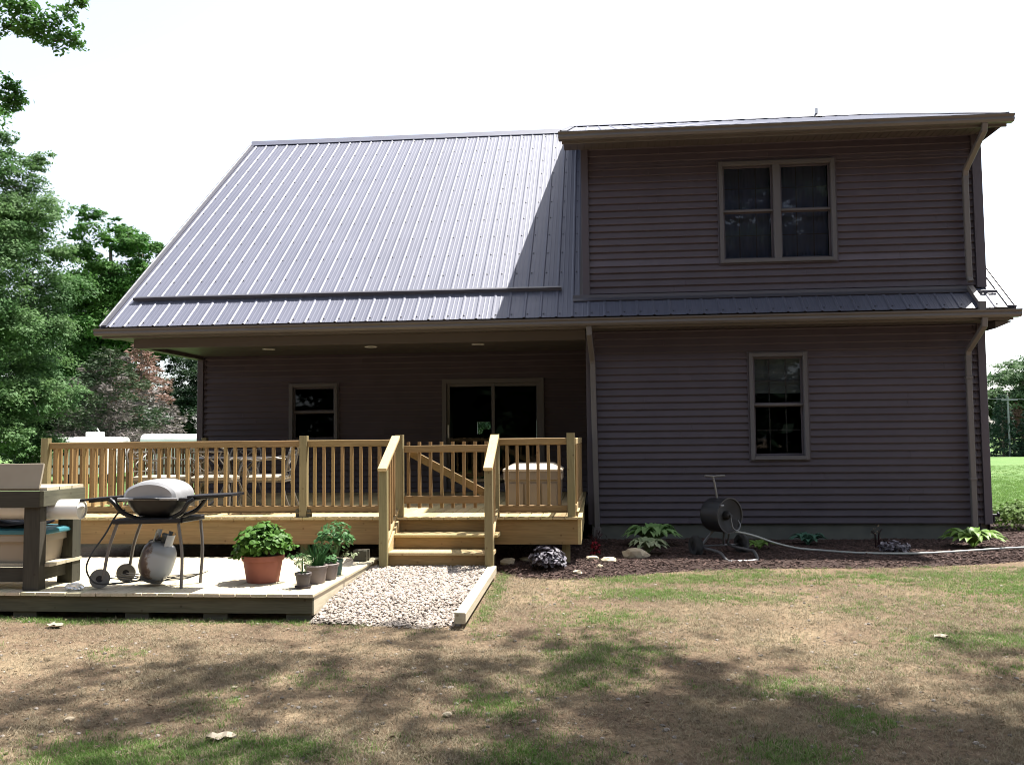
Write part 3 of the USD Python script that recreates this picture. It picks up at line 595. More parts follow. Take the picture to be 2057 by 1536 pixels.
# ---------------------------------------------------------------- raised deck
DZ = 0.588
deck = thing('raised_deck', 'new yellow pine deck with railings, steps and a gate in front of the porch', 'deck', (-3.5, 11.5, 0))
x = -6.78; bw = .1395
while x < -.19:
    b = min(x + bw, -.165); yb = YP - .03 if b < XC - .05 else YW - .04
    part(deck, 'deck_board', MB().box((x + .003, 10.285 + .004 * math.sin(x * 37), DZ - .027), (b - .003, yb, DZ), .004), 'pine_y')
    x = b
part(deck, 'rim_board', MB().box((-6.75, 10.315, DZ - .312), (-2.29, 10.353, DZ - .028)), 'pine_x')
part(deck, 'rim_board', MB().box((-1.20, 10.315, DZ - .312), (-.22, 10.353, DZ - .028)), 'pine_x')
part(deck, 'rim_board', MB().box((-.22, 10.318, DZ - .312), (-.182, 12.95, DZ - .028)), 'pine_y')
part(deck, 'rim_board', MB().box((-6.75, 10.355, DZ - .312), (-6.712, 15.0, DZ - .028)), 'pine_y')
for x, y in ((-.36, 10.45), (-3.44, 10.42), (-6.6, 10.45), (-.36, 12.7), (-3.44, 12.7)):
    part(deck, 'support_post', MB().box((x - .07 * .64, y - .045, -.15), (x + .045, y + .045, DZ - .315)), 'post')
PY = 10.36
posts = {'a': -6.66, 'b': -3.44, 'c': -2.29, 'd': -1.165, 'e': -.29}
for k, x in posts.items():
    m = MB().box((x - .0445, PY - .047, DZ - (.0 if k != 'z' else 0) + .001), (x + .0445, PY + .042, 1.545), .006)
    part(deck, 'railing_post', m, 'post')
part(deck, 'railing_post', MB().box((-6.745, 14.86, DZ), (-6.655, 14.95, 1.545), .006), 'post')
part(deck, 'post_block', MB().box((-3.53, PY - .035, DZ + .001), (-3.487, PY + .03, DZ + .088)), 'weathered_z')
part(deck, 'post_block', MB().box((-3.393, PY - .035, DZ + .001), (-3.35, PY + .03, DZ + .088)), 'weathered_z')
def railing(p0, p1, n, axis):
    p0, p1 = np.asarray(p0, float), np.asarray(p1, float); d = unit(p1 - p0)
    part(deck, 'top_rail', MB().bar(p0 + [0, 0, 1.450], p1 + [0, 0, 1.450], .038, .078, c=.006), 'pine_' + axis)
    part(deck, 'bottom_rail', MB().bar(p0 + [0, 0, .682], p1 + [0, 0, .682], .038, .076, c=.006), 'pine_' + axis)
    part(deck, 'bottom_rail', MB().bar(p0 + [0, 0, .64] - np.cross(d, [0, 0, 1]) * -.0, p1 + [0, 0, .64], .085, .008, c=.002), 'pine_' + axis)
    for k in range(n):
        c = p0 + (p1 - p0) * (k + .75) / (n + .5)
        part(deck, 'baluster', MB().box(c + [-.0175, -.0175, .722], c + [.0175, .0175, 1.409], .003), 'pine_z')
railing((-6.61, PY, 0), (-3.487, PY, 0), 26, 'x')
railing((-3.393, PY, 0), (-2.337, PY, 0), 9, 'x')
railing((-1.12, PY, 0), (-.337, PY, 0), 6, 'x')
railing((-.25, PY + .045, 0), (-.22, YW - .06, 0), 20, 'y')
railing((-6.70, PY + .045, 0), (-6.70, 14.855, 0), 38, 'y')
# gate
m = MB().box((-2.235, PY - .03, 1.335), (-1.215, PY - .005, 1.415))
gate = part(deck, 'gate', m, 'pine_x')
part(gate, 'gate_rail', MB().box((-2.235, PY - .03, .745), (-1.215, PY - .005, .832)), 'pine_x')
part(gate, 'brace', MB().bar((-2.17, PY + .047, 1.33), (-1.24, PY + .047, .83), .02, .088, (0, 0, 1)), 'pine_x')
for k in range(8):
    x = -2.19 + k * .131
    part(gate, 'picket', MB().box((x - .0175, PY - .003, .688), (x + .0175, PY + .032, 1.457), .003), 'pine_z')
# steps
st = None
for name, lo, hi, ax in (('steps', (-2.28, 9.735, .222), (-1.125, 10.02, .260), 'y'), ('tread', (-2.28, 10.015, .387), (-1.105, 10.31, .425), 'y')):
    if st is None: st = part(deck, name, MB().box(lo, hi, .016), 'pine_' + ax, label='lower of the two stair treads with its steps')
    else: part(st, name, MB().box(lo, hi, .016), 'pine_' + ax)
for lo, hi in (((-2.28, 9.765, .06), (-1.2, 9.79, .221)), ((-2.28, 10.04, .261), (-1.2, 10.065, .386)), ((-2.29, 10.318, .426), (-1.2, 10.345, DZ - .028))):
    part(st, 'riser', MB().box(lo, hi), 'pine_x')
for x in (-2.30, -1.19):
    part(st, 'stringer', MB().prism([(9.74, .02), (10.31, .02), (10.31, .55), (10.25, .55), (9.74, .30)], (x - .019, 0, 0), (x + .019, 0, 0), (0, 1, 0), (0, 0, 1)), 'pine_y')
for x in (-2.325, -1.165):
    part(st, 'newel_post', MB().box((x - .0445, 9.66, -.05), (x + .0445, 9.75, 1.15), .006), 'post')
    part(st, 'hand_rail', MB().bar((x, 9.63, 1.160), (x, 10.315, 1.515), .10, .038, (0, -.46, .89), .006), 'pine_y')
    part(st, 'bottom_rail', MB().bar((x, 9.75, .345), (x, 10.31, .665), .07, .038, (0, -.46, .89), .004), 'pine_y')
    for k in range(4):
        y = 9.84 + .115 * k; zz = (y - 9.63) * .355 / .685
        part(st, 'baluster', MB().box((x - .0175, y - .0175, .30 + (y - 9.75) * .57 + .07), (x + .0175, y + .0175, 1.135 + zz), .003), 'pine_z')

# ---------------------------------------------------------------- lower deck
low = thing('lower_deck', 'low weathered timber platform with pale sunlit boards beside the gravel', 'deck', (-5, 8.7, 0))
x = -7.7
random.seed(4)
while x < -2.47:
    b = min(x + .142, -2.455)
    part(low, 'deck_board', MB().box((x + .003, 7.66 + random.uniform(-.006, .004), .132), (b - .003, 10.05, .160 + random.uniform(-.0015, .0015)), .004), 'gray_deck_y'); x = b
part(low, 'rim_board', MB().box((-7.7, 7.685, -.012), (-2.47, 7.723, .131)), 'weathered_x')
part(low, 'rim_board', MB().box((-2.508, 7.724, -.03), (-2.47, 10.0, .131)), 'gray_deck_y')
for x in (-6.3, -5.12, -4.07, -3.35, -2.6):
    part(low, 'support_block', MB().box((x - .11, 7.70, -.12), (x + .11, 8.0, -.013)), 'weathered_x')
part(low, 'joist', MB().box((-7.6, 8.6, -.08), (-2.52, 8.65, .131)), 'weathered_x')

# ---------------------------------------------------------------- scatter helper
def scatter(name, label, cat, protos, pos, rot, scale, tilt=None, kind='stuff'):
    """PointInstancer of small pieces: protos = [(mesh, material)], rot about z, optional tilt"""
    p = numbered('/World/' + name); pi = UsdGeom.PointInstancer.Define(stage, p); rs = []
    for k, (m, mm) in enumerate(protos):
        q = p + '/piece' + ('' if k == 0 else '_%03d' % k)
        v, f = m.arrays() if isinstance(m, MB) else (np.asarray(m.vertices), np.asarray(m.faces))
        usdkit.mesh(stage, q, (v, f), M[mm]); rs.append(q)
    pi.CreatePrototypesRel().SetTargets(rs)
    n = len(pos); rng = np.random.default_rng(n)
    pi.CreateProtoIndicesAttr(Vt.IntArray.FromNumpy(rng.integers(0, len(rs), n).astype(np.int32)))
    pi.CreatePositionsAttr(Vt.Vec3fArray.FromNumpy(np.asarray(pos, np.float32)))
    sc = np.asarray(scale, float); sc = np.repeat(sc[:, None], 3, 1) if sc.ndim == 1 else sc
    pi.CreateScalesAttr(Vt.Vec3fArray.FromNumpy(sc.astype(np.float32)))
    rot = np.asarray(rot, float)
    qz = np.stack([np.cos(rot / 2), 0 * rot, 0 * rot, np.sin(rot / 2)], 1)
    if tilt is not None:
        t = np.asarray(tilt, float); a = rng.uniform(0, 2 * np.pi, n); qt = np.stack([np.cos(t / 2), np.sin(t / 2) * np.cos(a), np.sin(t / 2) * np.sin(a), 0 * t], 1)
        w1, x1, y1, z1 = qt.T; w2, x2, y2, z2 = qz.T
        qz = np.stack([w1 * w2 - x1 * x2 - y1 * y2 - z1 * z2, w1 * x2 + x1 * w2 + y1 * z2 - z1 * y2, w1 * y2 - x1 * z2 + y1 * w2 + z1 * x2, w1 * z2 + x1 * y2 - y1 * x2 + z1 * w2], 1)
    pi.CreateOrientationsAttr(Vt.QuathArray([Gf.Quath(float(a), float(b), float(c), float(d)) for a, b, c, d in qz]))
    tag(pi.GetPrim(), label, cat, kind=kind)
    return pi
def stone(seed, flat=.7):
    r = np.random.default_rng(seed); m = trimesh.creation.icosphere(1, 1.0); d = 1 + .35 * (meshkit.noise(m.vertices * 1.6 + seed * 9.1, seed) - .5) * 2
    m.vertices = m.vertices * d[:, None] * [1, r.uniform(.65, .95), flat * r.uniform(.7, 1.1)]; return m
def blade_tuft(seed, n, h, spread, lean, wid):
    r = np.random.default_rng(seed); m = MB()
    for k in range(n):
        a = r.uniform(0, 2 * np.pi); b = r.uniform(0, 2 * np.pi); rr = spread * math.sqrt(r.uniform()); hh = h * r.uniform(.5, 1.15); l = lean * r.uniform(.3, 1.3) * hh
        p = np.array([rr * math.cos(a), rr * math.sin(a), -.004]); d = np.array([math.cos(b), math.sin(b), 0]); s = np.array([-d[1], d[0], 0]) * wid * r.uniform(.7, 1.2)
        q = p + d * l * .35 + [0, 0, hh * .6]; t = p + d * l + [0, 0, hh]
        m.add([p - s, p + s, q + s * .8, q - s * .8, t], [[0, 1, 2], [0, 2, 3], [3, 2, 4]])
    return m

# gravel path between the lower deck and the timber
rng = np.random.default_rng(11)
gbed = lambda x, y: np.interp(y, [7.2, 7.6, 8.2, 9.8], [-.11, -.06, .03, .095])
gxs, gys = np.linspace(-2.47, -1.15, 14), np.linspace(7.35, 9.9, 22); A, B = np.meshgrid(gxs, gys, indexing='ij')
front = lambda x: 7.60 + .03 * np.sin(x * 5) - .10 * (x + 2.4)
B2 = front(A) - .05 + (B - 7.35) / 2.55 * (9.9 - front(A) + .05)
V = np.stack([A, B2, gbed(A, B2)], -1).reshape(-1, 3); i_, j_ = np.meshgrid(np.arange(13), np.arange(21), indexing='ij'); q = (i_ * 22 + j_).ravel()
single('gravel_path', MB().add(V, np.stack([q, q + 22, q + 23, q + 1], 1)), 'gravel_bed', kind='structure', smooth=True)
n = 11000; px = rng.uniform(-2.45, -1.20, n); py = rng.uniform(7.35, 9.80, n); keep = py > front(px) - .05 * rng.uniform(-1, 2, n) ; px, py = px[keep], py[keep]
sc = rng.uniform(.008, .018, len(px))
scatter('gravel', 'pale pinkish stones covering the path in front of the steps', 'gravel', [(stone(s, .5), 'gravel') for s in range(7)], np.stack([px, py, gbed(px, py) + sc * .5 + rng.uniform(0, .012, len(px))], 1), rng.uniform(0, 6.28, len(px)), sc, rng.uniform(0, .8, len(px)))

# timber along the gravel
single('landscape_timber', MB().bar((-1.135, 7.40, .02), (-1.135, 9.70, .078), .095, .09, c=.008), 'gray_deck_y', 'pale sunlit timber edging lying along the right side of the gravel', 'timber')
single('wood_block', MB().box((-2.67, 9.72, .162), (-2.52, 9.86, .28), .006), 'weathered_z', 'short grey wood offcut standing at the foot of the left stair post', 'wood block')

# ---------------------------------------------------------------- mulch bed
front_edge = np.array([(-1.25, 10.30), (-1.08, 10.12), (-.82, 9.72), (-.36, 9.62), (.27, 9.8), (1.1, 10.2), (2.2, 10.38), (3.3, 10.45), (4.2, 10.7), (4.95, 11.05), (6.2, 11.8), (7.6, 13.2), (7.9, 16), (7.6, 20)])
fe = smoothpts(front_edge, 14); fe[:, 1] += .09 * (meshkit.fbm(np.stack([fe[:, 0] * 5, fe[:, 1] * 5, 0 * fe[:, 0]], 1), 3, 9) - .5)
back_edge = smoothpts(np.array([(-1.25, 11.3), (-1.0, 11.6), (-.6, 12.99), (0, 12.99), (.6, 12.99), (1.4, 12.99), (2.2, 12.99), (3.2, 12.99), (4.2, 12.99), (5.2, 12.99), (5.40, 13.0), (5.38, 15), (5.38, 17), (5.38, 20)]), 14)
rows = 16; V = []
for k in range(rows):
    t = k / (rows - 1); p = fe * (1 - t) + back_edge * t
    nz_ = meshkit.fbm(np.stack([p[:, 0] * 6, p[:, 1] * 6, 0 * p[:, 0]], 1), 3, 3)
    h = .012 + .05 * smoothstep(t * 5) * (1 - .5 * t) + .03 * (nz_ - .5) * (t > 0.05)
    V.append(np.stack([p[:, 0], p[:, 1], G(p[:, 0], p[:, 1]) + (h if k else -.01)], 1))
V = np.vstack(V); c_ = len(fe); i_, j_ = np.meshgrid(np.arange(rows - 1), np.arange(c_ - 1), indexing='ij'); q = (i_ * c_ + j_).ravel()
single('mulch_bed', MB().add(V, np.stack([q, q + 1, q + 1 + c_, q + c_], 1)), 'mulch', kind='structure', smooth=True)
MULCH = V.reshape(rows, c_, 3)
def chip(seed):
    r = np.random.default_rng(seed); return MB().bar((-.5, 0, 0), (.5, r.uniform(-.2, .2), r.uniform(-.1, .1)), r.uniform(.2, .4), r.uniform(.1, .2), c=0)
n = 22000; kk = (rng.random(n) ** 1.15) * (rows - 1); jj_ = rng.random(n) * (c_ * .86); k0 = np.minimum(kk.astype(int), rows - 2); j0 = np.minimum(jj_.astype(int), c_ - 2); fk, fj = (kk - k0)[:, None], (jj_ - j0)[:, None]
P_ = (MULCH[k0, j0] * (1 - fk) + MULCH[k0 + 1, j0] * fk) * (1 - fj) + (MULCH[k0, j0 + 1] * (1 - fk) + MULCH[k0 + 1, j0 + 1] * fk) * fj
scatter('mulch_chips', 'dark brown shredded bark covering the flower bed', 'mulch', [(chip(s), 'chip') for s in range(5)], P_ + [0, 0, .006], rng.uniform(0, 6.28, n), rng.uniform(.015, .05, n), rng.uniform(0, .5, n))

# ---------------------------------------------------------------- grass and litter
def inside_house(x, y): return ((x > -6.9) & (x < 5.5) & (y > 12.9)) | ((x > -6.7) & (x < -.15) & (y > 10.3)) | ((x < -2.44) & (y > 7.66)) | ((x > -2.46) & (x < -1.08) & (y > front(np.clip(x, -2.4, -1.1)) - .03) & (y < 10.4))
fe_y = lambda x: np.interp(x, front_edge[:10, 0], front_edge[:10, 1], left=10.4)
patches = [(.46, 9.63, .5, .18, 1.3), (.94, 9.73, .55, .22, 1.3), (.5, 8.9, .55, .25, 1.2), (1.07, 8.8, .55, .22, 1.0), (.1, 7.85, .5, .25, .45), (3.82, 9.72, 1.0, .4, 1.3), (4.3, 9.4, 1.0, .45, 1.3), (3.0, 7.24, .4, .2, .9), (2.68, 7.15, .4, .2, .6), (-.05, 6.5, .3, .25, .55), (.28, 6.75, .3, .2, .5), (1.43, 5.28, .15, .2, .8), (.95, 4.69, .22, .2, 1), (-1.95, 4.6, .45, .2, 1), (-2.44, 4.5, .4, .2, 1), (-1.7, 4.72, .3, .1, .8), (-.6, 5.4, .2, .2, .6), (-1.02, 9.6, .05, .8, 1), (-1.0, 8.6, .07, .8, .8), (-.33, 4.65, .3, .2, .6), (-4.3, 7.6, 1.2, .1, .8), (-3.09, 7.62, 1.0, .08, .8), (2.0, 9.9, 1.2, .3, .5), (5.2, 9.2, 1.5, 1.2, .9), (3.4, 9.9, 1.0, .25, .9), (3.9, 7.3, .7, .3, .7), (1.7, 9.5, .6, .15, .6), (3.3, 8.6, .8, .3, .35), (1.2, 5.9, .3, .2, .4), (2.3, 8.3, .4, .2, .4), (-.1, 5.9, .4, .2, .3)]
def green(x, y):
    g = np.zeros_like(x)
    for cx, cy, rx, ry, s in patches: g = np.maximum(g, s * np.exp(-((x - cx) / rx) ** 2 - ((y - cy) / ry) ** 2))
    nz_ = meshkit.fbm(np.stack([x * 1.7, y * 1.7, 0 * x], 1), 3, 21)
    return np.clip(g * (.5 + 1.0 * nz_) + .09 * smoothstep((nz_ - .56) * 8), 0, 1)
def field_pts(n, ylo, yhi):
    y = ylo + (yhi - ylo) * rng.random(n) ** 1.25; x = rng.uniform(-.72, .55, n) * y + rng.uniform(-.3, .3, n)
    ok = ~inside_house(x, y) & (y < fe_y(x) + .03) ; return x[ok], y[ok]
x, y = field_pts(95000, 3.6, 10.6)
dn = meshkit.fbm(np.stack([x * 1.1, y * 1.1, 0 * x], 1), 4, 8); bare = smoothstep((dn - .38) * 5)
g = green(x, y); u = rng.random(len(x))
dry = (u < .30 + .6 * (1 - bare))
scatter('dry_grass', 'short straw coloured dry grass over the bare yard', 'dry grass', [(blade_tuft(s, 12, .019, .042, 1.5, .0014), 'dry_blade') for s in range(5)], np.stack([x, y, G(x, y)], 1)[dry], rng.uniform(0, 6.28, dry.sum()), rng.uniform(.6, 1.5, dry.sum()), rng.uniform(0, .5, dry.sum()))
gr = rng.random(len(x)) < g * 1.25
scatter('green_grass', 'thin green grass growing in patches on the dry yard', 'grass', [(blade_tuft(40 + s, 14, .027, .042, .9, .0015), 'green_blade') for s in range(5)], np.stack([x, y, G(x, y)], 1)[gr], rng.uniform(0, 6.28, gr.sum()), rng.uniform(.6, 1.35, gr.sum()), rng.uniform(0, .3, gr.sum()))
# lawn beyond and beside the house
n = 26000; yy = 11 + 55 * rng.random(n) ** 1.8; xx = np.where(rng.random(n) < .6, rng.uniform(.38, .60, n), rng.uniform(-.70, -.38, n)) * yy
ok = ~inside_house(xx, yy) & ((xx > 8.2 - .6 * (yy < 14)) & (yy > 10.5) | (xx < -6.9)); xx, yy = xx[ok], yy[ok]
scatter('lawn_grass', 'mown green lawn grass on the field beside the house', 'grass', [(blade_tuft(80 + s, 14, .06, .10, .7, .004), 'green_blade') for s in range(4)], np.stack([xx, yy, G(xx, yy)], 1), rng.uniform(0, 6.28, len(xx)), rng.uniform(.7, 1.3, len(xx)))
x, y = field_pts(4200, 3.7, 10.2); sc = .003 + .015 * rng.random(len(x)) ** 4
scatter('pebbles', 'small stones strewn over the bare earth of the yard', 'pebbles', [(stone(60 + s, .6), 'pebble') for s in range(5)], np.stack([x, y, G(x, y) + sc * .2], 1), rng.uniform(0, 6.28, len(x)), sc)
def dleaf(seed):
    r = np.random.default_rng(seed); b = r.uniform(.1, .5)
    return MB().add([(-.5, 0, 0), (-.1, .28, b * .4), (.5, 0, b * .3), (-.1, -.28, b * .5), (0, 0, 0)], [[0, 4, 1], [1, 4, 2], [2, 4, 3], [3, 4, 0]])
x, y = field_pts(3000, 3.7, 10.2)
scatter('leaf_litter', 'scraps of brown leaf and twig lying on the yard', 'leaf litter', [(dleaf(s), 'dead_leaf') for s in range(4)], np.stack([x, y, G(x, y) + .012], 1), rng.uniform(0, 6.28, len(x)), rng.uniform(.012, .045, len(x)), rng.uniform(0, .6, len(x)))

# ---------------------------------------------------------------- trees
def leaf_cloud(lobes, n, size, seed, sub=9, flat=.62, aspect=.55, wp=2.0, fill=.75, per=22):
    """leaf faces in layered tufts: every lobe (x, y, z, r) carries smaller flattened tufts whose upper sides hold the leaves"""
    r = np.random.default_rng(seed); lobes = np.asarray(lobes, float); T = []
    for x, y, z, rr in lobes:
        k = max(4, int(sub)); d = r.normal(size=(k, 3)); d /= np.linalg.norm(d, axis=1, keepdims=True)
        q = np.array([x, y, z]) + d * rr * r.uniform(.35, .95, (k, 1)) * [1, 1, .9]
        T.append(np.column_stack([q, rr * r.uniform(.28, .55, k)])); T.append([[x, y, z, rr * .6]])
    T = np.vstack(T); w = T[:, 3] ** wp; w /= w.sum()
    nc = max(n // per, 1); wh = r.choice(len(T), nc, p=w)
    d = r.normal(size=(nc, 3)); d[:, 2] = np.where(r.random(nc) < fill, np.abs(d[:, 2]), d[:, 2]); d /= np.linalg.norm(d, axis=1, keepdims=True)
    c = T[wh, :3] + d * T[wh, 3:4] * (.55 + .5 * r.random((nc, 1)) ** .6) * [1, 1, flat]
    cr = np.minimum(.30 * T[wh, 3] + .03, size * 2.6)
    k = np.repeat(np.arange(nc), per); m = len(k)
    p = c[k] + r.normal(size=(m, 3)) * cr[k][:, None] * [.7, .7, .32]
    nrm = unit_rows(r.normal(size=(m, 3)) * .42 + d[k] * .65 + [0, 0, .75]); a = unit_rows(np.cross(nrm, r.normal(size=(m, 3)))); b = np.cross(nrm, a)
    s = size * r.uniform(.6, 1.3, m)[:, None]
    V = np.stack([p - a * s * .5, p + b * s * aspect * .5 - nrm * s * .08, p + a * s * .5 - nrm * s * .12, p - b * s * aspect * .5 - nrm * s * .08], 1).reshape(-1, 3)
    q = np.arange(m) * 4
    return MB().add(V, np.stack([q, q + 1, q + 2, q + 3], 1))
def unit_rows(v): return v / np.maximum(np.linalg.norm(v, axis=1, keepdims=True), 1e-9)
def limb(mb, a, b, r0, r1, seed, n=7, n_side=7):
    r = np.random.default_rng(seed); a, b = np.asarray(a, float), np.asarray(b, float); t = np.linspace(0, 1, n)[:, None]; L_ = np.linalg.norm(b - a)
    p = a + (b - a) * t + r.normal(size=(n, 3)) * L_ * .03 * np.sin(t * np.pi); p[:, 2] += np.sin(t[:, 0] * np.pi) * L_ * .06
    mb.tube(p, np.linspace(r0, r1, n), n_side)
def broadleaf(name, label, cat, base, top, rad, lobes, n, size, leaf, seed, group=None, twigs=2, **kw):
    t = thing(name, label, cat, base, group=group); base, top = np.asarray(base, float), np.asarray(top, float); mb = MB()
    limb(mb, base - [0, 0, .3], top, rad, rad * .3, seed, 9, 10)
    lb = np.asarray(lobes, float); tr = base + (top - base) * np.linspace(.2, 1, 9)[:, None]
    order = np.argsort([np.min(np.linalg.norm(tr - q[:3], axis=1)) for q in lb]); nodes = [(q, rad * .5 * (1 - .06 * i)) for i, q in enumerate(tr)]
    for k in order:   # every lobe hangs on the nearest trunk or limb end already there
        q = lb[k, :3]; i = int(np.argmin([np.linalg.norm(q - a_) * (1.0 if a_[2] < q[2] + .3 else 1.4) for a_, _ in nodes])); a_, r_ = nodes[i]
        limb(mb, a_, q, r_ * .55, r_ * .2, seed + int(k)); nodes.append((q, max(r_ * .45, .012)))
        rr = np.random.default_rng(seed * 7 + int(k))
        for _ in range(twigs): limb(mb, q, q + rr.normal(size=3) * lb[k, 3] * .5, r_ * .3, r_ * .1, seed + int(k), 4, 5)
    part(t, 'trunk', mb, 'bark', smooth=True)
    part(t, 'crown', leaf_cloud(lobes, n, size, seed, **kw), leaf)
    return t
def depth(lobes, seed, dy=2.0):
    """the lobes seen from the yard get their own distances and a few behind them"""
    r = np.random.default_rng(seed); out = []
    for x, y, z, rr in lobes:
        out.append((x, y + r.uniform(-dy, dy), z, rr))
        out.append((x + r.uniform(-.4, .4), y + dy + r.uniform(.5, 2), z - .3, rr * .95))
    return out
near = [(-29.27, 42, 15.5, 1.6), (-27.89, 42, 13.2, 1.8), (-29.46, 42, 12.5, 2.5), (-28.08, 42, 10.1, 2.3), (-26.93, 42, 11.6, 1.0), (-28.8, 42, 7.4, 2.6), (-27.3, 42, 7.6, 1.5), (-28.5, 42, 4.7, 2.6), (-27.1, 42, 3.9, 1.6), (-28.7, 42, 1.7, 2.2), (-26.8, 42, 1.7, 1.2), (-28.9, 42, 17.0, 1.0), (-31.4, 42, 13.8, 2.6), (-31.2, 42, 8.7, 3.2), (-31.1, 42, 3.7, 3.1)]
broadleaf('tree', 'tall soft leaved green tree at the far left edge beyond the deck', 'tree', (-32.6, 43.5, -.4), (-31.6, 43.5, 15), .30, depth([(x - (1.7 if z > 6 else 2.0), y, z, r_) for x, y, z, r_ in near], 1), 170000, .18, 'leaf_soft', 3, flat=.75, sub=13, twigs=1)
maple = [(-36.31, 62, 18.1, 1.1), (-35.52, 62, 16.5, 1.6), (-36.82, 62, 14.7, 1.8), (-34.17, 62, 16.3, 1.5), (-33.02, 62, 15.8, .85), (-37.95, 62, 13.4, 1.8), (-34.51, 62, 13.7, 2.1), (-33.0, 62, 14.0, 1.1), (-36.0, 62, 11.9, 2.5), (-38.27, 62, 10.5, 2.2), (-34.07, 62, 10.4, 2.1), (-36.32, 62, 8.6, 2.5), (-33.85, 62, 8.6, 1.8), (-38.2, 62, 6.8, 2.6), (-35.3, 62, 6.4, 1.8), (-38.9, 62, 4.6, 2.2), (-37.0, 62, 3.9, 2.0)]
broadleaf('tree', 'dark green lobed maple with a knobbly top left of the roof', 'tree', (-36, 63, -.8), (-35.8, 63, 16), .38, depth(maple, 2), 110000, .24, 'leaf_maple', 5)
dark = [(-35.1, 72, 8.4, 1.8), (-33.4, 72, 6.7, 2.2), (-35.5, 72, 5.0, 2.2), (-32.9, 72, 3.7, 2.2), (-33.7, 72, 1.7, 1.8), (-35.9, 72, 2.5, 1.8), (-31.2, 72, 7.5, 2.2), (-29.9, 72, 5.0, 2.6), (-29.5, 72, 2.0, 2.4), (-27, 72, 5.5, 2.6)]
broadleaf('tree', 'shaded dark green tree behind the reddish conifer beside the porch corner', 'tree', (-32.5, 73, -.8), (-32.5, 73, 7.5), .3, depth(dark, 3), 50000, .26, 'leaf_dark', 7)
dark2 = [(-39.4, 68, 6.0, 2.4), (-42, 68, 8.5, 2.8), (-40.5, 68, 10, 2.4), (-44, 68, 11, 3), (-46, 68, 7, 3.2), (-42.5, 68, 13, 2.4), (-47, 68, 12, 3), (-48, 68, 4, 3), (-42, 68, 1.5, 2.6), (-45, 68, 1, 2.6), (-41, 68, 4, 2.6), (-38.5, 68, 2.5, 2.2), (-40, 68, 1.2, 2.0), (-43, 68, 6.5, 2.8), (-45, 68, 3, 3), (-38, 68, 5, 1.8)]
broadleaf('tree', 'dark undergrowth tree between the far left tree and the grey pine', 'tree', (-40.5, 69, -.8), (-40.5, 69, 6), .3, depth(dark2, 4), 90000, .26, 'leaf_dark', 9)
broadleaf('tree', 'green foliage glimpsed through the glass of the sliding door', 'tree', (-3.9, 36, -.4), (-3.9, 36, 2), .1, [(-4.4, 36, 1.6, 1.2), (-3.4, 36.4, 1.2, 1.2), (-2.6, 36, 2.0, 1.3), (-4.2, 36, 2.8, 1.3), (-2.2, 36, .6, 1.1), (-3.4, 36, 3.2, 1.3), (-5.2, 36, 2.4, 1.3), (-1.6, 36, 2.4, 1.2), (-4.6, 36, 3.9, 1.1)], 30000, .14, 'leaf_far', 61)
lamp = thing('table_lamp', 'dark table lamp seen through the glass of the sliding door', 'lamp', (-2.72, 22.5, .551))
part(lamp, 'stand', MB().box((-2.97, 22.25, .551), (-2.47, 22.75, 1.15)), 'interior')
part(lamp, 'base', MB().lathe([(0, 1.151), (.10, 1.151), (.10, 1.17), (.02, 1.2), (.05, 1.32), (.02, 1.42), (.015, 1.6)], (-2.72, 22.5, 0), 18), 'hose_black', smooth=40)
part(lamp, 'lamp_shade', MB().lathe([(.17, 1.46), (.10, 1.70), (.098, 1.70), (.168, 1.46)], (-2.72, 22.5, 0), 22), 'interior', smooth=40)
# grey half-dead pine and rust coloured conifer
def conifer(name, label, base, h, rmax, nb, parts_, seed, bare=.1, power=1.0, sz=.35, up=.05, per=46):
    t = thing(name, label, 'conifer', base); r = np.random.default_rng(seed); base = np.asarray(base, float); mb = MB()
    mb.tube(base + np.linspace(-.3, h, 8)[:, None] * [0, 0, 1] + r.normal(size=(8, 3)) * [.03, .03, 0], np.linspace(.024 * h, .004 * h, 8), 8)
    sets = {k: [] for k in parts_}
    for k in range(nb):
        f_ = bare + (1 - bare) * (k + .5) / nb; z = f_ * h; a = k * 2.399 + r.uniform(-.3, .3); ln = rmax * (1 - f_) ** power * r.uniform(.75, 1.15) + .15
        d = np.array([math.cos(a), math.sin(a), 0]); m_ = 6; t_ = np.linspace(0, 1, m_)[:, None]
        p = base + [0, 0, z] + d * ln * t_ + np.array([0, 0, 1]) * (up * ln * t_ - .18 * ln * t_ ** 2 + .12 * ln * t_ ** 4)
        mb.tube(p, np.linspace(.012 + .006 * ln, .004, m_), 4, False)
        n_ = int(per * ln / rmax * 2) + 10; tt = r.random(n_) ** .6; q = np.stack([np.interp(tt, t_[:, 0], p[:, i]) for i in range(3)], 1)
        w = ln * .26 * (1.05 - tt * .7); q += np.stack([-d[1] * w * r.normal(size=n_) * .6, d[0] * w * r.normal(size=n_) * .6, r.normal(size=n_) * .05 * (1 + ln * .5)], 1)
        dirs = unit_rows(d + r.normal(size=(n_, 3)) * [.7, .7, .35]); s_ = sz * r.uniform(.6, 1.2, n_)[:, None]; wd = unit_rows(np.cross(dirs, r.normal(size=(n_, 3)))) * s_ * .13
        V = np.stack([q - wd * .4, q + dirs * s_ * .5 - wd, q + dirs * s_, q + dirs * s_ * .5 + wd], 1)
        key = [k2 for k2, test in parts_.items() if test(f_, a, r)][0]; sets[key].append(V)
    part(t, 'trunk', mb, 'bark', smooth=True)
    for key, lst in sets.items():
        if lst:
            V = np.concatenate(lst).reshape(-1, 3); q = np.arange(len(V) // 4) * 4
            part(t, 'needles', MB().add(V, np.stack([q, q + 1, q + 2, q + 3], 1)), key)
    return t
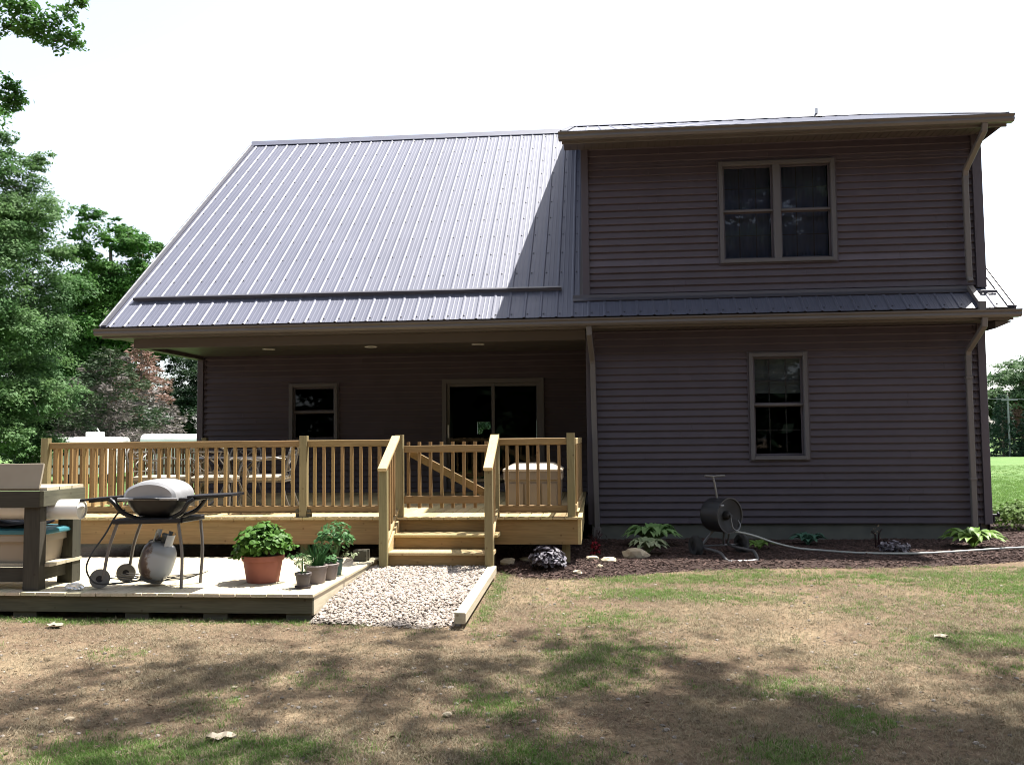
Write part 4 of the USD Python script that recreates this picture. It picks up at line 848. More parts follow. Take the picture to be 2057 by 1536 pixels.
conifer('pine_tree', 'half dead grey pine with a few green boughs behind the white campers', (-28.3, 50, -.7), 7.6, 4.6, 84, {'needle_green': lambda f_, a, r: r.random() < (.25 if f_ < .5 else .75), 'needle_dead': lambda f_, a, r: True}, 21, bare=.16, power=.62, per=110)
conifer('pine_tree', 'rust coloured dying conifer behind the grey pine beside the eave', (-29.0, 55, -.8), 8.7, 3.6, 84, {'needle_rust': lambda f_, a, r: f_ > .55 or r.random() < .12, 'needle_dead': lambda f_, a, r: True}, 22, bare=.12, power=.75, per=90)
# right hand tree line
rt = [(42.5, 95, 6.5, 2.1), (44.2, 95, 7.4, 2.5), (41.7, 95, 4.9, 2.0), (42.8, 95, 3.9, 2.3), (44.7, 95, 3.9, 3.3), (41.9, 95, 1.9, 1.9)]
broadleaf('tree', 'tallest round green tree of the far line right of the house', 'tree', (43.3, 96, -.8), (43.3, 96, 6.5), .3, depth(rt, 11), 26000, .3, 'leaf_far', 13)
rt = [(40.2, 97, 4.9, 1.3), (39.2, 97, 3.6, 1.6), (37.5, 97, 2.6, 2.2), (36.0, 97, 1.6, 1.7), (39.4, 97, 1.2, 1.5), (38.4, 97, 5.1, 1.2)]
broadleaf('tree', 'lower light green tree at the house corner in the far line', 'tree', (38.5, 98, -.8), (38.5, 98, 4), .25, depth(rt, 12), 22000, .3, 'leaf_far', 14)
rt = [(47.2, 95, 5.4, 3.4), (50, 95, 6.5, 3.2), (53, 95, 5, 3.6), (48.5, 95, 2, 3)]
broadleaf('tree', 'wide green tree beyond the right edge of the far line', 'tree', (49.5, 96, -.8), (49.5, 96, 5.5), .3, depth(rt, 15), 9000, .34, 'leaf_far', 16)
conifer('spruce_tree', 'taller dark spruce in front of the far right trees', (39.3, 91, -.8), 6.0, 1.7, 60, {'spruce': lambda f_, a, r: True}, 31, bare=.03, power=.9, per=70, up=-.1)
conifer('spruce_tree', 'shorter dark spruce at the right edge of the far field', (41.5, 90.5, -.8), 4.6, 1.5, 50, {'spruce': lambda f_, a, r: True}, 32, bare=.03, power=.9, per=60, up=-.1)
conifer('pine_tree', 'reddish brown conifer between the two far spruces', (41.4, 93.5, -.8), 6.0, 1.7, 44, {'needle_rust': lambda f_, a, r: True}, 33, bare=.1, power=.8, per=60)
# overhanging branches at the top left, from a tree left of the frame
ov = [(-9.04, 13, 8.32, .30), (-8.62, 13, 8.13, .25), (-8.29, 13.1, 8.2, .22), (-8.70, 12.9, 7.92, .18), (-8.37, 13, 7.78, .16), (-8.05, 13, 7.76, .13), (-9.12, 13, 8.0, .14), (-8.58, 13.1, 7.98, .24), (-8.92, 13, 8.45, .3), (-8.0, 13, 8.40, .12), (-9.1, 13, 7.12, .10), (-9.05, 13, 6.95, .17), (-9.0, 13, 6.77, .12), (-9.2, 13, 6.88, .2), (-9.6, 13, 8.4, .5), (-10.2, 12.6, 8.6, .8), (-9.9, 13.4, 7.0, .5), (-10.8, 13, 7.4, .9), (-11.5, 12.6, 9.2, 1.4), (-11.2, 14, 10, 1.3), (-12.5, 13, 8, 1.5), (-12, 11.8, 10.5, 1.5)]
broadleaf('tree', 'leafy branches hanging into the top left corner of the sky', 'tree', (-13.2, 13, -.1), (-12.4, 13, 10), .25, [(x, y, z, r_ * 1.25) for x, y, z, r_ in ov], 15000, .085, 'leaf_maple', 41, twigs=1, aspect=.5, wp=1.0, fill=.5, per=7, sub=16)
# big shade tree right of the camera whose shadow falls across the foreground
sh = [(6.3, 4.0, 9.0, 2.2), (7.5, 2.5, 10, 2.6), (5.2, 2.6, 9.6, 2.2), (8.2, 4.5, 9.5, 2.4), (4.2, 3.4, 9.0, 1.9), (6, 1, 10, 2.5), (8.2, .5, 9.4, 2.6), (3.2, 1.6, 9.4, 2.0), (2.0, .6, 9.2, 1.9), (5.0, 6.6, 9.0, 1.5), (3.6, 6.9, 9.0, 1.3), (6.6, 6.4, 9.2, 1.7), (2.3, 5.6, 9, 1.3), (1.0, 4.6, 9, 1.4), (4.5, 5.0, 9.2, 1.8), (0, 3.8, 9, 1.4), (7.9, 6.0, 9.3, 1.6), (2.4, 3.6, 9, 1.6), (.8, 2.4, 9.2, 1.6), (3.7, 8.9, 9.3, .7), (2.6, 9.1, 9.1, .6), (1.5, 8.2, 8.9, .8), (.7, 8.4, 8.9, .6), (.2, 7.4, 8.8, .8), (1.3, 6.6, 8.9, .7), (-.4, 7.7, 9.1, .6), (5.2, 7.7, 9, 1.4), (4.2, 7.5, 9, 1.2), (5.9, 6.4, 9, 1.5), (6.5, 7.7, 9.2, 1.5), (7.6, 7.4, 9, 1.6), (4.7, 5.9, 9.2, 1.6), (3.4, 5.9, 9.1, 1.3), (2.9, 4.6, 9.1, 1.5), (1.8, 4.8, 9, 1.2), (5.6, 5.2, 9.6, 1.8), (7.2, 5.4, 9.7, 1.9)]
bnd = lambda x_: np.interp(x_, [-1.2, -.55, .76, 2.56, 4], [4.2, 4.9, 5.95, 5.75, 5.6])
dense = [q for q in sh if q[1] - 2.5 + .7 * q[3] < bnd(q[0] - 2.9) + .35]; thin = [q for q in sh if q not in dense]
up7 = lambda ls, k: [(x + 2.24, y + 1.95, z + 7, r_ * k) for x, y, z, r_ in ls]
shade = broadleaf('tree', 'spreading shade tree right of the yard casting the foreground shadow', 'tree', (9.6, 4.2, -.15), (8.6, 4.6, 17), .36, up7(dense, 1.05), 95000, .17, 'leaf_maple', 51, wp=1.6)
thin += [(1.9, 7.9, 9.2, .9), (.9, 6.9, 9, .9), (2.3, 9.0, 9, .8), (-.1, 8.2, 9.1, .8), (.9, 9.4, 9.1, .7)]
part(shade, 'crown', leaf_cloud(up7(thin, 1.45), 4200, .17, 53, sub=16, wp=1.2, per=6), 'leaf_maple')

# the wood that closes the yard behind the viewer (it darkens the window panes and the shaded walls)
r = np.random.default_rng(77); wl = [(x + r.uniform(-2, 2), yy - r.uniform(0, 5), z + r.uniform(-1, 1), r.uniform(3.2, 4.4)) for yy, top in ((-13, 19), (-21, 25)) for x in np.arange(-40, 41, 3.6) for z in np.arange(2, top + 1, 4.2)]
wm = leaf_cloud(wl, 300000, .7, 78, sub=14)
for x in np.arange(-33, 34, 4.6): limb(wm, (x, -17, -.3), (x + r.uniform(-1, 1), -17, 15), .3, .08, int(x + 100))
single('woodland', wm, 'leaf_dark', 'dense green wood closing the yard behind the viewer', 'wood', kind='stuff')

# far woods that close the fields on both sides of the house
r = np.random.default_rng(79); wl = [(x + r.uniform(-2, 2), y + r.uniform(0, 6), z + r.uniform(-1, 1), r.uniform(3.5, 5)) for x0, x1, y in ((-130, -48, 88), (-48, 36, 125), (52, 130, 108)) for x in np.arange(x0, x1, 6.0) for z in ((1, 5, 9) if x0 != -48 else (0, 3))]
wm = leaf_cloud(wl, 60000, .9, 80)
single('woodland', wm, 'leaf_far', 'far-off green wood closing the fields beyond the house', 'wood', kind='stuff')

# ---------------------------------------------------------------- campers, pole, wires
def camper(name, label, x0, x1, y0, y1, z0, z1, mid):
    t = thing(name, label, 'camper', ((x0 + x1) / 2, (y0 + y1) / 2, z0 - .5)); r_ = .28
    pr = [(x0, z0), (x1, z0), (x1, z1 - r_)] + [(x1 - r_ + r_ * math.cos(a), z1 - r_ + r_ * math.sin(a)) for a in np.linspace(.3, 1.3, 4)] + [(x0 + r_ - r_ * math.sin(a), z1 - r_ + r_ * math.cos(a)) for a in np.linspace(.2, 1.3, 4)] + [(x0, z1 - r_)]
    pr = [(y0, z0), (y1, z0), (y1, z1 - .45)] + [(y1 - .45 + .45 * math.sin(a), z1 - .45 + .45 * math.cos(a)) for a in np.linspace(1.3, .1, 6)] + [(y0 + .45 - .45 * math.sin(a), z1 - .45 + .45 * math.cos(a)) for a in np.linspace(.1, 1.4, 7)]
    part(t, 'body', MB().prism(pr, (x0, 0, 0), (x1, 0, 0), (0, 1, 0), (0, 0, 1)), 'white_paint', smooth=35)
    part(t, 'roof_vent', MB().box((mid - .35, y0 + 1, z1), (mid + .35, y0 + 1.7, z1 + .28), .04), 'white_paint')
    for k in range(3): part(t, 'window', MB().box((x0 + (x1 - x0) * (.14 + .28 * k), y0 - .012, z0 + (z1 - z0) * .5), (x0 + (x1 - x0) * (.32 + .28 * k), y0 + .01, z0 + (z1 - z0) * .72), .01), 'dark_glass')
    part(t, 'stripe', MB().box((x0 + .02, y0 - .008, z0 + .35), (x1 - .02, y0 + .01, z0 + .5), 0), 'dark_glass')
    for xx in (x0 + (x1 - x0) * .35, x0 + (x1 - x0) * .55): part(t, 'wheel', MB().lathe([(.0, -.1), (.33, -.1), (.36, -.06), (.36, .06), (.33, .1), (0, .1)], (xx, y0 + .2, z0 - .12), 20, (0, 1, 0)), 'tyre', smooth=40)
    return t
c1 = camper('camper', 'white camper trailer with a raised roof vent seen over the deck railing', -29.5, -26.1, 46, 48.4, -.25, 1.74, -27.6)
part(c1, 'antenna', MB().bar((-26.6, 46.4, 1.7), (-26.95, 46.4, 2.2), .06, .05), 'white_paint')
camper('camper', 'white camper roof showing beside the porch corner above the railing', -24.3, -19.5, 46, 48.5, -.25, 1.86, -20.2)
for k, (z0, z1, lab) in enumerate(((4.1, 3.7, 'upper thin overhead wire crossing the trees by the porch'), (2.95, 2.6, 'lower thin overhead wire crossing the trees by the porch'))):
    pts = np.array([(-30, 66, z1 - .15), (-26.5, 66, z0), (-15, 66, z0 + 1.2)]); single('overhead_wire', MB().tube(smoothpts(pts, 6), .016, 5), 'white', lab, 'wire')
pl = thing('utility_pole', 'pale utility pole with a crossarm among the far right trees', 'pole', (39.5, 90.2, -.8))
part(pl, 'pole', MB().tube([(39.5, 90.2, -1.0), (39.5, 90.2, 5.0)], [.10, .08], 10), 'pole_wood', smooth=True)
part(pl, 'crossarm', MB().box((38.9, 90.1, 4.56), (40.4, 90.2, 4.65)), 'pole_wood')
single('power_line', MB().tube(smoothpts([(36, 90, 4.75), (39.5, 90.15, 4.72), (46, 90, 4.4), (56, 90, 4.75)], 6), .02, 5), 'shade_cloth', 'grey power line running right from the far utility pole', 'wire')

# ---------------------------------------------------------------- workbench with pipe and tub
wb = thing('workbench', 'weathered grey timber work bench at the left edge of the lower deck', 'workbench', (-5.8, 8.1, .16))
part(wb, 'leg', MB().box((-5.19, 7.76, .161), (-5.035, 7.86, .94)), 'bench_z')
part(wb, 'leg', MB().box((-5.15, 8.22, .161), (-5.0, 8.36, 1.0)), 'bench_z')
part(wb, 'leg', MB().box((-6.9, 7.76, .161), (-6.75, 7.86, .94)), 'bench_z')
part(wb, 'leg', MB().box((-6.9, 8.22, .161), (-6.75, 8.36, 1.0)), 'bench_z')
part(wb, 'apron', MB().box((-7.0, 7.74, .905), (-5.03, 7.78, 1.055)), 'bench_x')
part(wb, 'side_rail', MB().box((-5.034, 7.74, .915), (-4.99, 8.40, 1.055)), 'weathered_y')
for k in range(3): part(wb, 'top_board', MB().box((-7.0, 7.80 + .2 * k, 1.056), (-5.0, 7.985 + .2 * k, 1.085)), 'gray_deck_x')
part(wb, 'shelf_rail', MB().box((-7.0, 7.80, .23), (-5.192, 7.84, .36)), 'bench_x')
part(wb, 'shelf_rail', MB().box((-5.10, 7.865, .24), (-5.06, 8.215, .36)), 'bench_y')
for k in range(2): part(wb, 'shelf_board', MB().box((-7.0, 7.845 + .265 * k, .361), (-4.99, 8.10 + .265 * k, .39)), 'gray_deck_x')
single('leaning_board', MB().bar((-7.2, 7.83, 1.185), (-5.07, 7.83, 1.185), .022, .24, unit((0, .28, 1)), .004), 'beige_board', 'beige board tilted up on edge along the front of the work bench', 'board')
pm = MB().lathe([(.092, 0), (.092, 2.2), (.082, 2.2), (.082, 0)], (-6.98, 8.0, .86), 28, (1, 0, .005), closed=True).lathe([(.084, 0), (.086, .0), (0, .012)], (-4.79, 8.0, .872), 28, (1, 0, 0))
single('pvc_pipe', pm, 'white', 'thick white plastic pipe lying under the top of the work bench', 'pipe', smooth=40)
tb = thing('storage_tub', 'beige storage tub with a teal lid on the bench shelf', 'storage tub', (-5.55, 8.05, .39))
def rr_box(x0, x1, y0, y1, r_, z): return [(x, y, z) for x, y in [(cx + r_ * math.cos(a), cy + r_ * math.sin(a)) for cx, cy, a0 in ((x1 - r_, y1 - r_, 0), (x0 + r_, y1 - r_, 90), (x0 + r_, y0 + r_, 180), (x1 - r_, y0 + r_, 270)) for a in np.radians(np.linspace(a0, a0 + 90, 5))]]
def loft(rings):
    n = len(rings[0]); V = np.vstack(rings); i = np.arange(n); j = (i + 1) % n; F = [np.stack([k * n + i, k * n + j, (k + 1) * n + j, (k + 1) * n + i], 1) for k in range(len(rings) - 1)]
    m = MB().add(V, np.vstack(F)); k = np.arange(1, n - 1); z = 0 * k
    m.add(rings[0], np.stack([z, k + 1, k], 1)); m.add(rings[-1], np.stack([z, k, k + 1], 1)); return m
part(tb, 'body', loft([rr_box(-6.0, -5.12, 7.90, 8.30, .05, .392), rr_box(-6.03, -5.09, 7.88, 8.33, .05, .58), rr_box(-6.06, -5.06, 7.86, 8.35, .05, .585), rr_box(-6.06, -5.06, 7.86, 8.35, .05, .65)]), 'tub', smooth=40)
part(tb, 'lid', loft([rr_box(-6.09, -5.03, 7.85, 8.38, .06, .652), rr_box(-6.10, -5.02, 7.845, 8.385, .06, .665), rr_box(-6.09, -5.03, 7.85, 8.38, .06, .69), rr_box(-6.04, -5.08, 7.89, 8.34, .05, .705)]), 'teal', smooth=40)
cxs, cys = np.linspace(-6.05, -5.22, 22), np.linspace(7.87, 8.3, 12); A, B = np.meshgrid(cxs, cys, indexing='ij')
hz = .71 + .05 * meshkit.fbm(np.stack([A * 7 + B * 5, B * 9, 0 * A], -1), 3, 2) + .035 * np.exp(-((A + 5.75) / .2) ** 2)
V = np.stack([A, B, hz], -1).reshape(-1, 3); i_, j_ = np.meshgrid(np.arange(21), np.arange(11), indexing='ij'); q = (i_ * 12 + j_).ravel(); cm = MB().add(V, np.stack([q, q + 12, q + 13, q + 1], 1)); cm.add(V - [0, 0, .012], np.stack([q, q + 1, q + 13, q + 12], 1))
single('dark_cloth', cm, 'cloth', 'crumpled dark cloth heaped on the teal tub lid', 'cloth', smooth=True)

# ---------------------------------------------------------------- gas grill and propane tank
gl = thing('gas_grill', 'portable gas grill with a silver lid and black side tables on the lower deck', 'grill', (-4.1, 8.08, .16))
GX, GY = -4.06, 8.08
def ell_loft(zs, cx=GX, cy=GY, n=28, p=2.6):
    rings = []
    for z, a, b in zs:
        th = np.arange(n) / n * 2 * np.pi; c, s = np.cos(th), np.sin(th)
        rings.append(np.stack([cx + a * np.sign(c) * np.abs(c) ** (2 / p), cy + b * np.sign(s) * np.abs(s) ** (2 / p), np.full(n, z)], 1))
    return loft(rings)
# lid: arch along x, flat front and back faces
th = np.linspace(0, np.pi, 19); arch = lambda a, h, z: [(-a * math.cos(t), z + h * math.sin(t) ** .9) for t in th]
lid = MB(); rings = []
for yy, a, h in ((-.222, .222, .118), (-.20, .25, .142), (-.10, .262, .158), (.05, .264, .162), (.15, .26, .157), (.20, .22, .12)):
    rings.append([(GX + x, GY + yy, z) for x, z in arch(a, h, .985)] + [(GX + a, GY + yy, .975), (GX - a, GY + yy, .975)])
R_ = np.array(rings); n_ = R_.shape[1]; i = np.arange(n_); j = (i + 1) % n_
for k in range(len(R_) - 1): lid.add(np.vstack([R_[k], R_[k + 1]]), np.stack([i, i + n_, j + n_, j], 1))
k = np.arange(1, n_ - 1); lid.add(R_[-1], np.stack([0 * k, k + 1, k], 1)); lid.add(R_[0], np.stack([0 * k, k, k + 1], 1))
lp = part(gl, 'lid', lid, 'aluminium', smooth=35)
part(lp, 'lid_rim', MB().box((GX - .285, GY - .25, .962), (GX + .285, GY - .225, .985), .008), 'aluminium')
part(gl, 'firebox', ell_loft([(.80, .12, .10), (.815, .20, .15), (.85, .225, .18), (.90, .262, .21), (.955, .285, .235), (.968, .285, .235)]), 'black_plastic', smooth=40)
for s_ in (-1, 1):
    part(gl, 'cradle', MB().tube(smoothpts([(GX + s_ * .40, GY - .16, .965), (GX + s_ * .35, GY - .17, .93), (GX + s_ * .29, GY - .15, .85), (GX + s_ * .19, GY - .13, .80), (GX + s_ * .14, GY - .12, .785)], 4), .022, 8).tube(smoothpts([(GX + s_ * .38, GY + .15, .955), (GX + s_ * .29, GY + .15, .85), (GX + s_ * .15, GY + .12, .785)], 4), .02, 8).box((GX + s_ * .33 - .06, GY - .17, .945), (GX + s_ * .33 + .06, GY + .16, .975), .01), 'black_plastic', smooth=40)
    za, zb = (.985, .955) if s_ < 0 else (.985, 1.0); ln = .37 if s_ < 0 else .42
    part(gl, 'side_table', MB().bar((GX + s_ * .33, GY, za), (GX + s_ * (.33 + ln), GY, zb), .30, .022, c=.008).bar((GX + s_ * .33, GY - .12, za - .016), (GX + s_ * (.33 + ln * .8), GY - .12, zb - .013), .02, .02), 'black_plastic')
part(gl, 'handle', MB().tube(smoothpts([(GX - .12, GY - .262, .975), (GX - .08, GY - .295, .98), (GX + .08, GY - .295, .98), (GX + .12, GY - .262, .975)], 5), .011, 8), 'black_plastic', smooth=True)
fr = MB(); fz = .765
for a, b in (((GX - .34, GY - .2, fz), (GX + .30, GY - .2, fz + .012)), ((GX - .30, GY + .17, fz), (GX + .34, GY + .17, fz + .012)), ((GX - .34, GY - .2, fz), (GX - .30, GY + .17, fz)), ((GX + .30, GY - .2, fz + .012), (GX + .34, GY + .17, fz + .012))): fr.bar(a, b, .035, .045, c=.008)
fr.box((GX - .15, GY - .18, fz + .01), (GX + .15, GY + .15, fz + .035))
part(gl, 'stand_frame', fr, 'black_plastic')
legs = (((GX - .31, GY - .19, .75), (-4.50, 7.89, .24)), ((GX - .26, GY + .16, .75), (-4.46, 8.27, .24)), ((GX + .27, GY - .19, .75), (-3.775, 7.93, .162)), ((GX + .32, GY + .16, .75), (-3.74, 8.25, .162)))
for k, (a, b) in enumerate(legs):
    a, b = np.array(a), np.array(b); mid = (a + b) / 2 + [(.02 if k > 1 else -.015), 0, .02]
    part(gl, 'leg', MB().tube(smoothpts([a, mid, b], 5), .0145, 10), 'leg_steel', smooth=50)
for (x, y) in ((-4.53, 7.90), (-4.48, 8.27)):
    w_ = part(gl, 'wheel', MB().lathe([(.03, -.022), (.055, -.020), (.06, -.026), (.085, -.024), (.088, 0), (.085, .024), (.03, .022)], (x, y - .01, .25), 26, (.35, -.93, 0), closed=True), 'tyre_grey', smooth=35)
    part(w_, 'hub', MB().lathe([(.0, -.018), (.055, -.016), (.055, .016), (0, .018)], (x, y - .01, .25), 20, (.35, -.93, 0)), 'black_plastic')
rk = MB()
for yy in (7.93, 8.03, 8.13, 8.23): rk.tube(smoothpts([(-4.46, yy, .25), (-4.3, yy, .235), (-4.1, yy, .225), (-3.76, yy, .245), (-3.66, yy, .27)], 4), .005, 6)
for xx in (-4.3, -3.95): rk.tube([(xx, 7.90, .225), (xx, 8.26, .225)], .005, 6)
part(gl, 'wire_rack', rk, 'wire')
part(gl, 'gas_hose', MB().tube(smoothpts([(GX - .27, GY - .13, .87), (GX - .34, GY - .16, .82), (-4.46, 7.85, .66), (-4.55, 7.80, .50), (-4.60, 7.79, .38), (-4.58, 7.80, .28), (-4.50, 7.82, .215), (-4.3, 7.95, .21), (-4.22, 8.12, .23), (-4.25, 8.2, .38), (-4.2, 8.15, .55), (-4.1, 8.1, .575), (-4.02, 8.08, .565)], 6), .008, 8), 'hose_black', smooth=True)
tc = np.array([-4.13, 8.08, .235]); ta = unit((.34, -.05, 1))
tk = thing('propane_tank', 'rust stained grey propane tank leaning under the gas grill', 'propane tank', tc)
part(tk, 'body', MB().lathe([(.0, .0), (.09, .004), (.125, .03), (.15, .08), (.155, .13), (.155, .22), (.148, .27), (.12, .315), (.07, .338), (0, .345)], tc, 32, ta), 'tank', smooth=True)
part(tk, 'foot_ring', MB().lathe([(.10, -.025), (.104, -.025), (.104, .02), (.10, .02)], tc, 28, ta, closed=True), 'wire')
col = MB().lathe([(.085, .325), (.088, .325), (.088, .44), (.085, .44)], tc, 26, ta, closed=True)
cv, cf = col.arrays(); u_ = unit(np.cross(ta, [0, 1, 0])); cent = cv[cf].mean(1) - tc; ang = np.degrees(np.arctan2(cent @ np.cross(ta, u_), cent @ u_)); hh = cent @ ta
keepf = ~(((np.abs(ang + 60) < 22) | (np.abs(ang + 125) < 14)) & (hh > .35) & (hh < .41)) & ~((np.abs(ang - 90) < 40) & (hh > .33))
part(tk, 'collar', MB().add(cv, cf[keepf]), 'tank', smooth=30)
part(tk, 'valve', MB().tube([tc + ta * .33, tc + ta * .40], .022, 10).tube([tc + ta * .38 + [-.05, 0, 0], tc + ta * .38 + [.06, 0, 0]], .014, 8).lathe([(.0, .40), (.03, .40), (.03, .425), (0, .43)], tc, 10, ta), 'shade_cloth')
single('plastic_wrap', MB().mesh(trimesh.Trimesh(*(lambda m: (m.vertices * (1 + .5 * (meshkit.noise(m.vertices * 3.1, 4)[:, None] - .5)) * [.085, .05, .045] + [-4.72, 7.80, .185], m.faces))(trimesh.creation.icosphere(2, 1.0)), process=False)), 'plastic', 'crumpled clear plastic wrap on the deck beside the bench leg', 'plastic wrap')

# ---------------------------------------------------------------- potted plants
def pot_mesh(c, r0, r1, h, rim=.03, lip=.012):
    return MB().lathe([(0, 0), (r0, 0), (r0 + .004, .006), (r1 * .97, h - rim), (r1 * .97 + lip, h - rim + .004), (r1 + lip, h - .005), (r1 + lip - .006, h), (r1 - .012, h), (r1 - .018, h - .04)], c, 32)
def leaflets(c, n, rad, size, seed, shape='round', low=0.0, zs=1.0):
    """leaf faces on a dome round c; each leaf a folded five or six sided face"""
    r = np.random.default_rng(seed); mb = MB()
    for k in range(n):
        d = unit(r.normal(size=3) * [1, 1, .9] + [0, 0, low]);
        if d[2] < -.35: d[2] *= -.4
        p = np.asarray(c) + d * np.asarray(rad) * r.uniform(.45, 1.05) ** .6; nrm = unit(d * .8 + [0, 0, .7] + r.normal(size=3) * .45); a = unit(np.cross(nrm, r.normal(size=3))); b = np.cross(nrm, a); s = size * r.uniform(.55, 1.2)
        if shape == 'round': o = [(-.5, 0), (-.3, .38), (.1, .5), (.45, .3), (.55, 0), (.45, -.3), (.1, -.5), (-.3, -.38)]
        else: o = [(-.5, 0), (-.1, .24), (.5, 0), (-.1, -.24)]
        ring = [p + a * x * s + b * y * s - nrm * s * (.22 * (x * x + y * y)) for x, y in o]; m_ = len(ring)
        mb.add([p + nrm * 0] + ring, [[0, i + 1, (i + 1) % m_ + 1] for i in range(m_)])
    return mb
def stems(c, n, rad, seed, r0=.003):
    r = np.random.default_rng(seed); mb = MB(); c = np.asarray(c, float)
    for k in range(n):
        d = unit(r.normal(size=3) * [1, 1, .7] + [0, 0, .8]); mb.tube(smoothpts([c + d * [.03, .03, 0] - [0, 0, .12], c + d * np.asarray(rad) * [.35, .35, .4], c + d * np.asarray(rad) * .85], 3), r0, 5, False)
    return mb
c = np.array([-3.165, 8.34, .161])
pt = thing('potted_plant', 'largest potted plant, a bushy green dome in a terracotta coloured pot', 'potted plant', c)
part(pt, 'pot', pot_mesh(c, .145, .188, .255, .055, .014), 'terracotta', smooth=35); part(pt, 'soil', MB().lathe([(.172, .23), (0, .24)], c, 24), 'soil')
part(pt, 'stems', stems(c + [0, 0, .36], 26, (.27, .24, .17), 3), 'stem'); part(pt, 'foliage', leaflets(c + [0, 0, .34], 760, (.28, .25, .19), .05, 5, low=.35), 'geranium')
part(pt, 'foliage', leaflets(c + [-.14, -.03, .26], 110, (.15, .15, .09), .055, 6, low=-.1), 'geranium')
part(pt, 'foliage', leaflets(c + [.02, 0, .44], 130, (.17, .15, .13), .062, 7, low=.6), 'geranium')
part(pt, 'foliage', leaflets(c + [.19, .02, .33], 70, (.12, .12, .10), .058, 8, low=.1), 'geranium')
c = np.array([-2.66, 8.0, .161])
pt = thing('potted_plant', 'smallest dark brown pot on a saucer with drooping pale leaves', 'potted plant', c)
part(pt, 'pot', pot_mesh(c + [0, 0, .012], .05, .07, .125, .028, .008), 'brown_pot', smooth=35); part(pt, 'saucer', MB().lathe([(0, .001), (.068, .001), (.078, .018), (.074, .018), (.066, .006), (0, .006)], c, 28), 'brown_pot', smooth=35)
part(pt, 'soil', MB().lathe([(.062, .12), (0, .125)], c, 20), 'soil'); part(pt, 'stems', stems(c + [0, 0, .22], 9, (.09, .08, .1), 8, .0025), 'stem')
part(pt, 'foliage', leaflets(c + [0, 0, .22], 70, (.095, .09, .08), .05, 9, 'lance', low=-.1), 'pale_leaf'); part(pt, 'foliage', leaflets(c + [-.05, 0, .27], 36, (.10, .08, .06), .045, 10, 'lance', low=.3), 'herb')
c = np.array([-2.63, 8.28, .161])
pt = thing('potted_plant', 'grey brown pot of upright grassy chives behind the smallest pot', 'potted plant', c)
part(pt, 'pot', pot_mesh(c, .08, .105, .165, .03, .008), 'grey_pot', smooth=35); part(pt, 'soil', MB().lathe([(.095, .15), (0, .155)], c, 20), 'soil')
r = np.random.default_rng(3); bl = MB()
for k in range(130):
    a = r.uniform(0, 6.28); p = c + [math.cos(a) * .07 * r.random() ** .5, math.sin(a) * .07 * r.random() ** .5, .15]; d = np.array([math.cos(a), math.sin(a), 0]) * r.uniform(.02, .12); h = r.uniform(.10, .22)
    bl.tube([p, p + d * .3 + [0, 0, h * .6], p + d + [0, 0, h]], [.003, .0025, .0008], 3, False)
part(pt, 'foliage', bl, 'chive')
c = np.array([-2.58, 8.50, .161])
pt = thing('potted_plant', 'grey brown pot mostly hidden behind the chive pot', 'potted plant', c)
part(pt, 'pot', pot_mesh(c, .075, .098, .15, .03, .008), 'grey_pot', smooth=35); part(pt, 'soil', MB().lathe([(.09, .135), (0, .14)], c, 20), 'soil'); part(pt, 'foliage', leaflets(c + [0, 0, .18], 60, (.09, .09, .06), .04, 12), 'herb')
c = np.array([-2.60, 8.80, .161])
pt = thing('potted_plant', 'dark green pot with a loose spreading herb, rearmost of the small pots', 'potted plant', c)
part(pt, 'pot', pot_mesh(c, .058, .078, .15, .03, .007), 'green_pot', smooth=35); part(pt, 'soil', MB().lathe([(.07, .135), (0, .14)], c, 20), 'soil'); part(pt, 'stems', stems(c + [0, 0, .30], 26, (.2, .18, .22), 14, .0025), 'stem')
part(pt, 'foliage', leaflets(c + [0, 0, .32], 330, (.20, .18, .21), .042, 15, low=.2), 'herb'); part(pt, 'foliage', leaflets(c + [.16, -.03, .19], 50, (.09, .08, .07), .04, 16, 'lance', low=-.2), 'pale_leaf')

